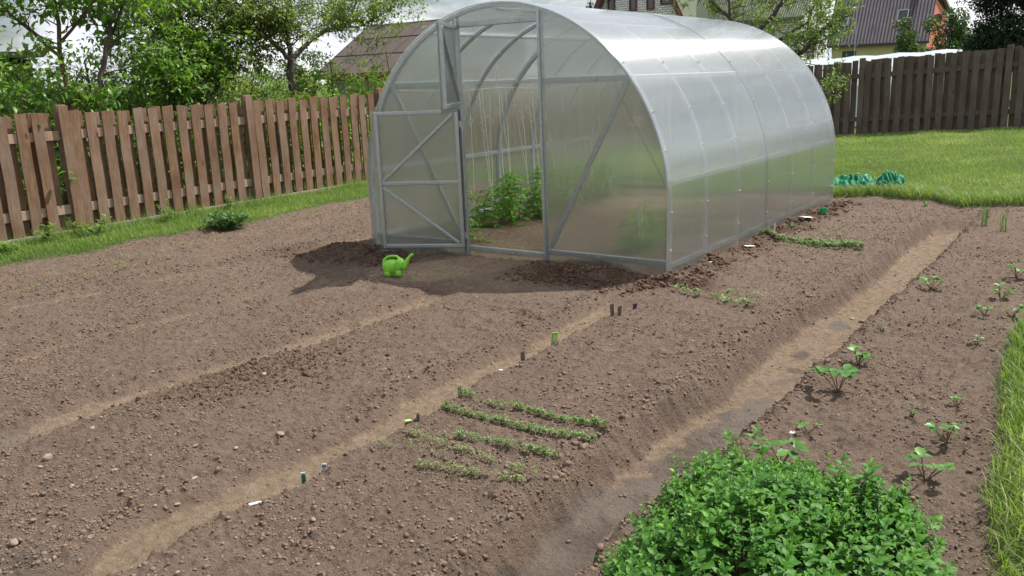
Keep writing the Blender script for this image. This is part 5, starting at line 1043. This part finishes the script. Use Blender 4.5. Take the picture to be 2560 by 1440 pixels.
q = MB(); V = [(.0, 0, 0)]; q.tube([(-10.5, 77.6, 4.6), (-10.3, 77.4, 4.62), (-10.22, 77.3, 4.62)], [.05, .32, .34], 14); q.obj('satellite_dish', M['dark_trim'], h2)
q = MB(); q.tube([(-14.9, 70, 0), (-14.9, 70, 9)], .035, 6); tag(q.obj('mast', M['fascia']), 'thin grey mast standing in front of the tiled roof', 'mast')
# film greenhouse over the fence
fg = empty('film_greenhouse', (-.6, 16.6, 0), 'long low greenhouse of milky white film showing above the dark fence', 'greenhouse')
m, nt, n, l, o = mat('white_film'); nz = noise(nt, 5, 5, .6, scl=(.3, 1, 1)); p = principled(nt, None, mixc(nt, ramp(nt, nz, (.3, 0.), (.7, 1.)), (.62, .68, .72), (.74, .79, .82)), .35, normal=bump(nt, nz, .4, .05)); tl = node(nt, 'BsdfTranslucent'); tl.inputs[0].default_value = (.7, .78, .8, 1)
ms = node(nt, 'MixShader'); ms.inputs[0].default_value = .35; l.new(p.outputs[0], ms.inputs[1]); l.new(tl.outputs[0], ms.inputs[2]); l.new(ms.outputs[0], o.inputs[0]); film = m
V = []; F = []; n_ = 30; prof = [(-1.15, .0), (-1.1, .9), (-.75, 1.28), (0, 1.575), (.75, 1.28), (1.1, .9), (1.15, 0)]
for i in range(n_+1):
    x = -5+7.55*i/n_; V += [(x, yy, zz+(.05*(x+.6-1)*.6)*(zz > .1)+.018*math.sin(i*1.7+k)) for k, (yy, zz) in enumerate(prof)]
for i in range(n_): F += [(i*7+k, i*7+k+1, i*7+8+k, i*7+7+k) for k in range(6)]
F += [tuple(range(7)), tuple(range(n_*7, n_*7+7))[::-1]]
MB().add(V, F).obj('film_cover', film, fg)
MB().box((2.58, 0, 1.57), (.05, .2, .12)).tube([(2.5, -.6, 1.36), (2.6, -.3, 1.52), (2.62, 0, 1.60)], [.03, .06, .02], 8).obj('bunched_film_end', film, fg)
# brown roofed shed on the left
sh = empty('shed', (-26, 30, 0), 'long low shed with a brown corrugated sheet roof and red fascia left of the greenhouse', 'shed')
def shp(mb, nm, m_, par=sh): return mb.obj(nm, m_, par)
shp(MB().box((0, 0, .95), (10.6, 3.9, 1.9)), 'wall', M['shedwall'])
V = []
for (yy, zz) in ((-2.35, 1.80), (2.0, 4.42)): V += [(-5.75, yy, zz), (6.2, yy, zz), (6.2, yy, zz+.07), (-5.75, yy, zz+.07)]
r5 = MB().add(V, [(0, 1, 5, 4), (3, 7, 6, 2), (0, 4, 7, 3), (1, 2, 6, 5), (0, 3, 2, 1), (4, 5, 6, 7)]).obj('roof', M['eternit'], sh)
q = MB(); d_ = Vector((0, 4.35, 2.62)).normalized()
for i in range(11): x = -5.75+1.09*i; q.bar((x, -2.35, 1.885), (x, 2.0, 4.505), .035, .012)
for t in (.36, .70): q.bar((-5.75, -2.35+4.35*t, 1.89+2.62*t), (6.2, -2.35+4.35*t, 1.89+2.62*t), .04, .02)
q.obj('sheet_overlap', simple('sheet_seam', (.055, .040, .036), None, 20, .9), r5)
q = MB(); q.bar((-5.8, 2.05, 4.48), (6.2, 2.05, 4.48), .16, .10); q.obj('ridge_cap', simple('grey_green_ridge', (.16, .18, .16), None, 20, .8), r5)
q = MB(); q.bar((-5.7, -2.30, 1.70), (6.2, -2.30, 1.70), .05, .18); q.obj('fascia', M['redtrim'], r5)
prism([(-1.95, 1.9), (1.95, 1.9), (1.95, 4.3)], -5.3, 5.3, 'x').obj('gable_wall', M['shedwall'], sh)
# dark shed at the far left
ds = empty('dark_shed', (-10.4, -.3, 0), 'dark board shed with a flat roof edge behind the cherry leaves at the left edge', 'shed')
MB().box((0, 0, 1.02), (2.8, 3.6, 2.05)).obj('wall', simple('dark_red_boards', (.035, .016, .013), (.02, .012, .01), 12, .9, scl=(1, 1, .1)), ds); MB().box((0, 0, 2.11), (3.1, 3.9, .09)).obj('roof', M['dark_trim'], ds)
ob = empty('brick_stack', (-8.2, 1.7, 0), 'small patch of red brick wall glimpsed through the shrubs', 'wall'); MB().box((0, 0, .75), (1.2, .25, 1.5)).obj('brick_face', simple('red_brick', (.24, .085, .06), (.17, .06, .045), 10, .9), ob)
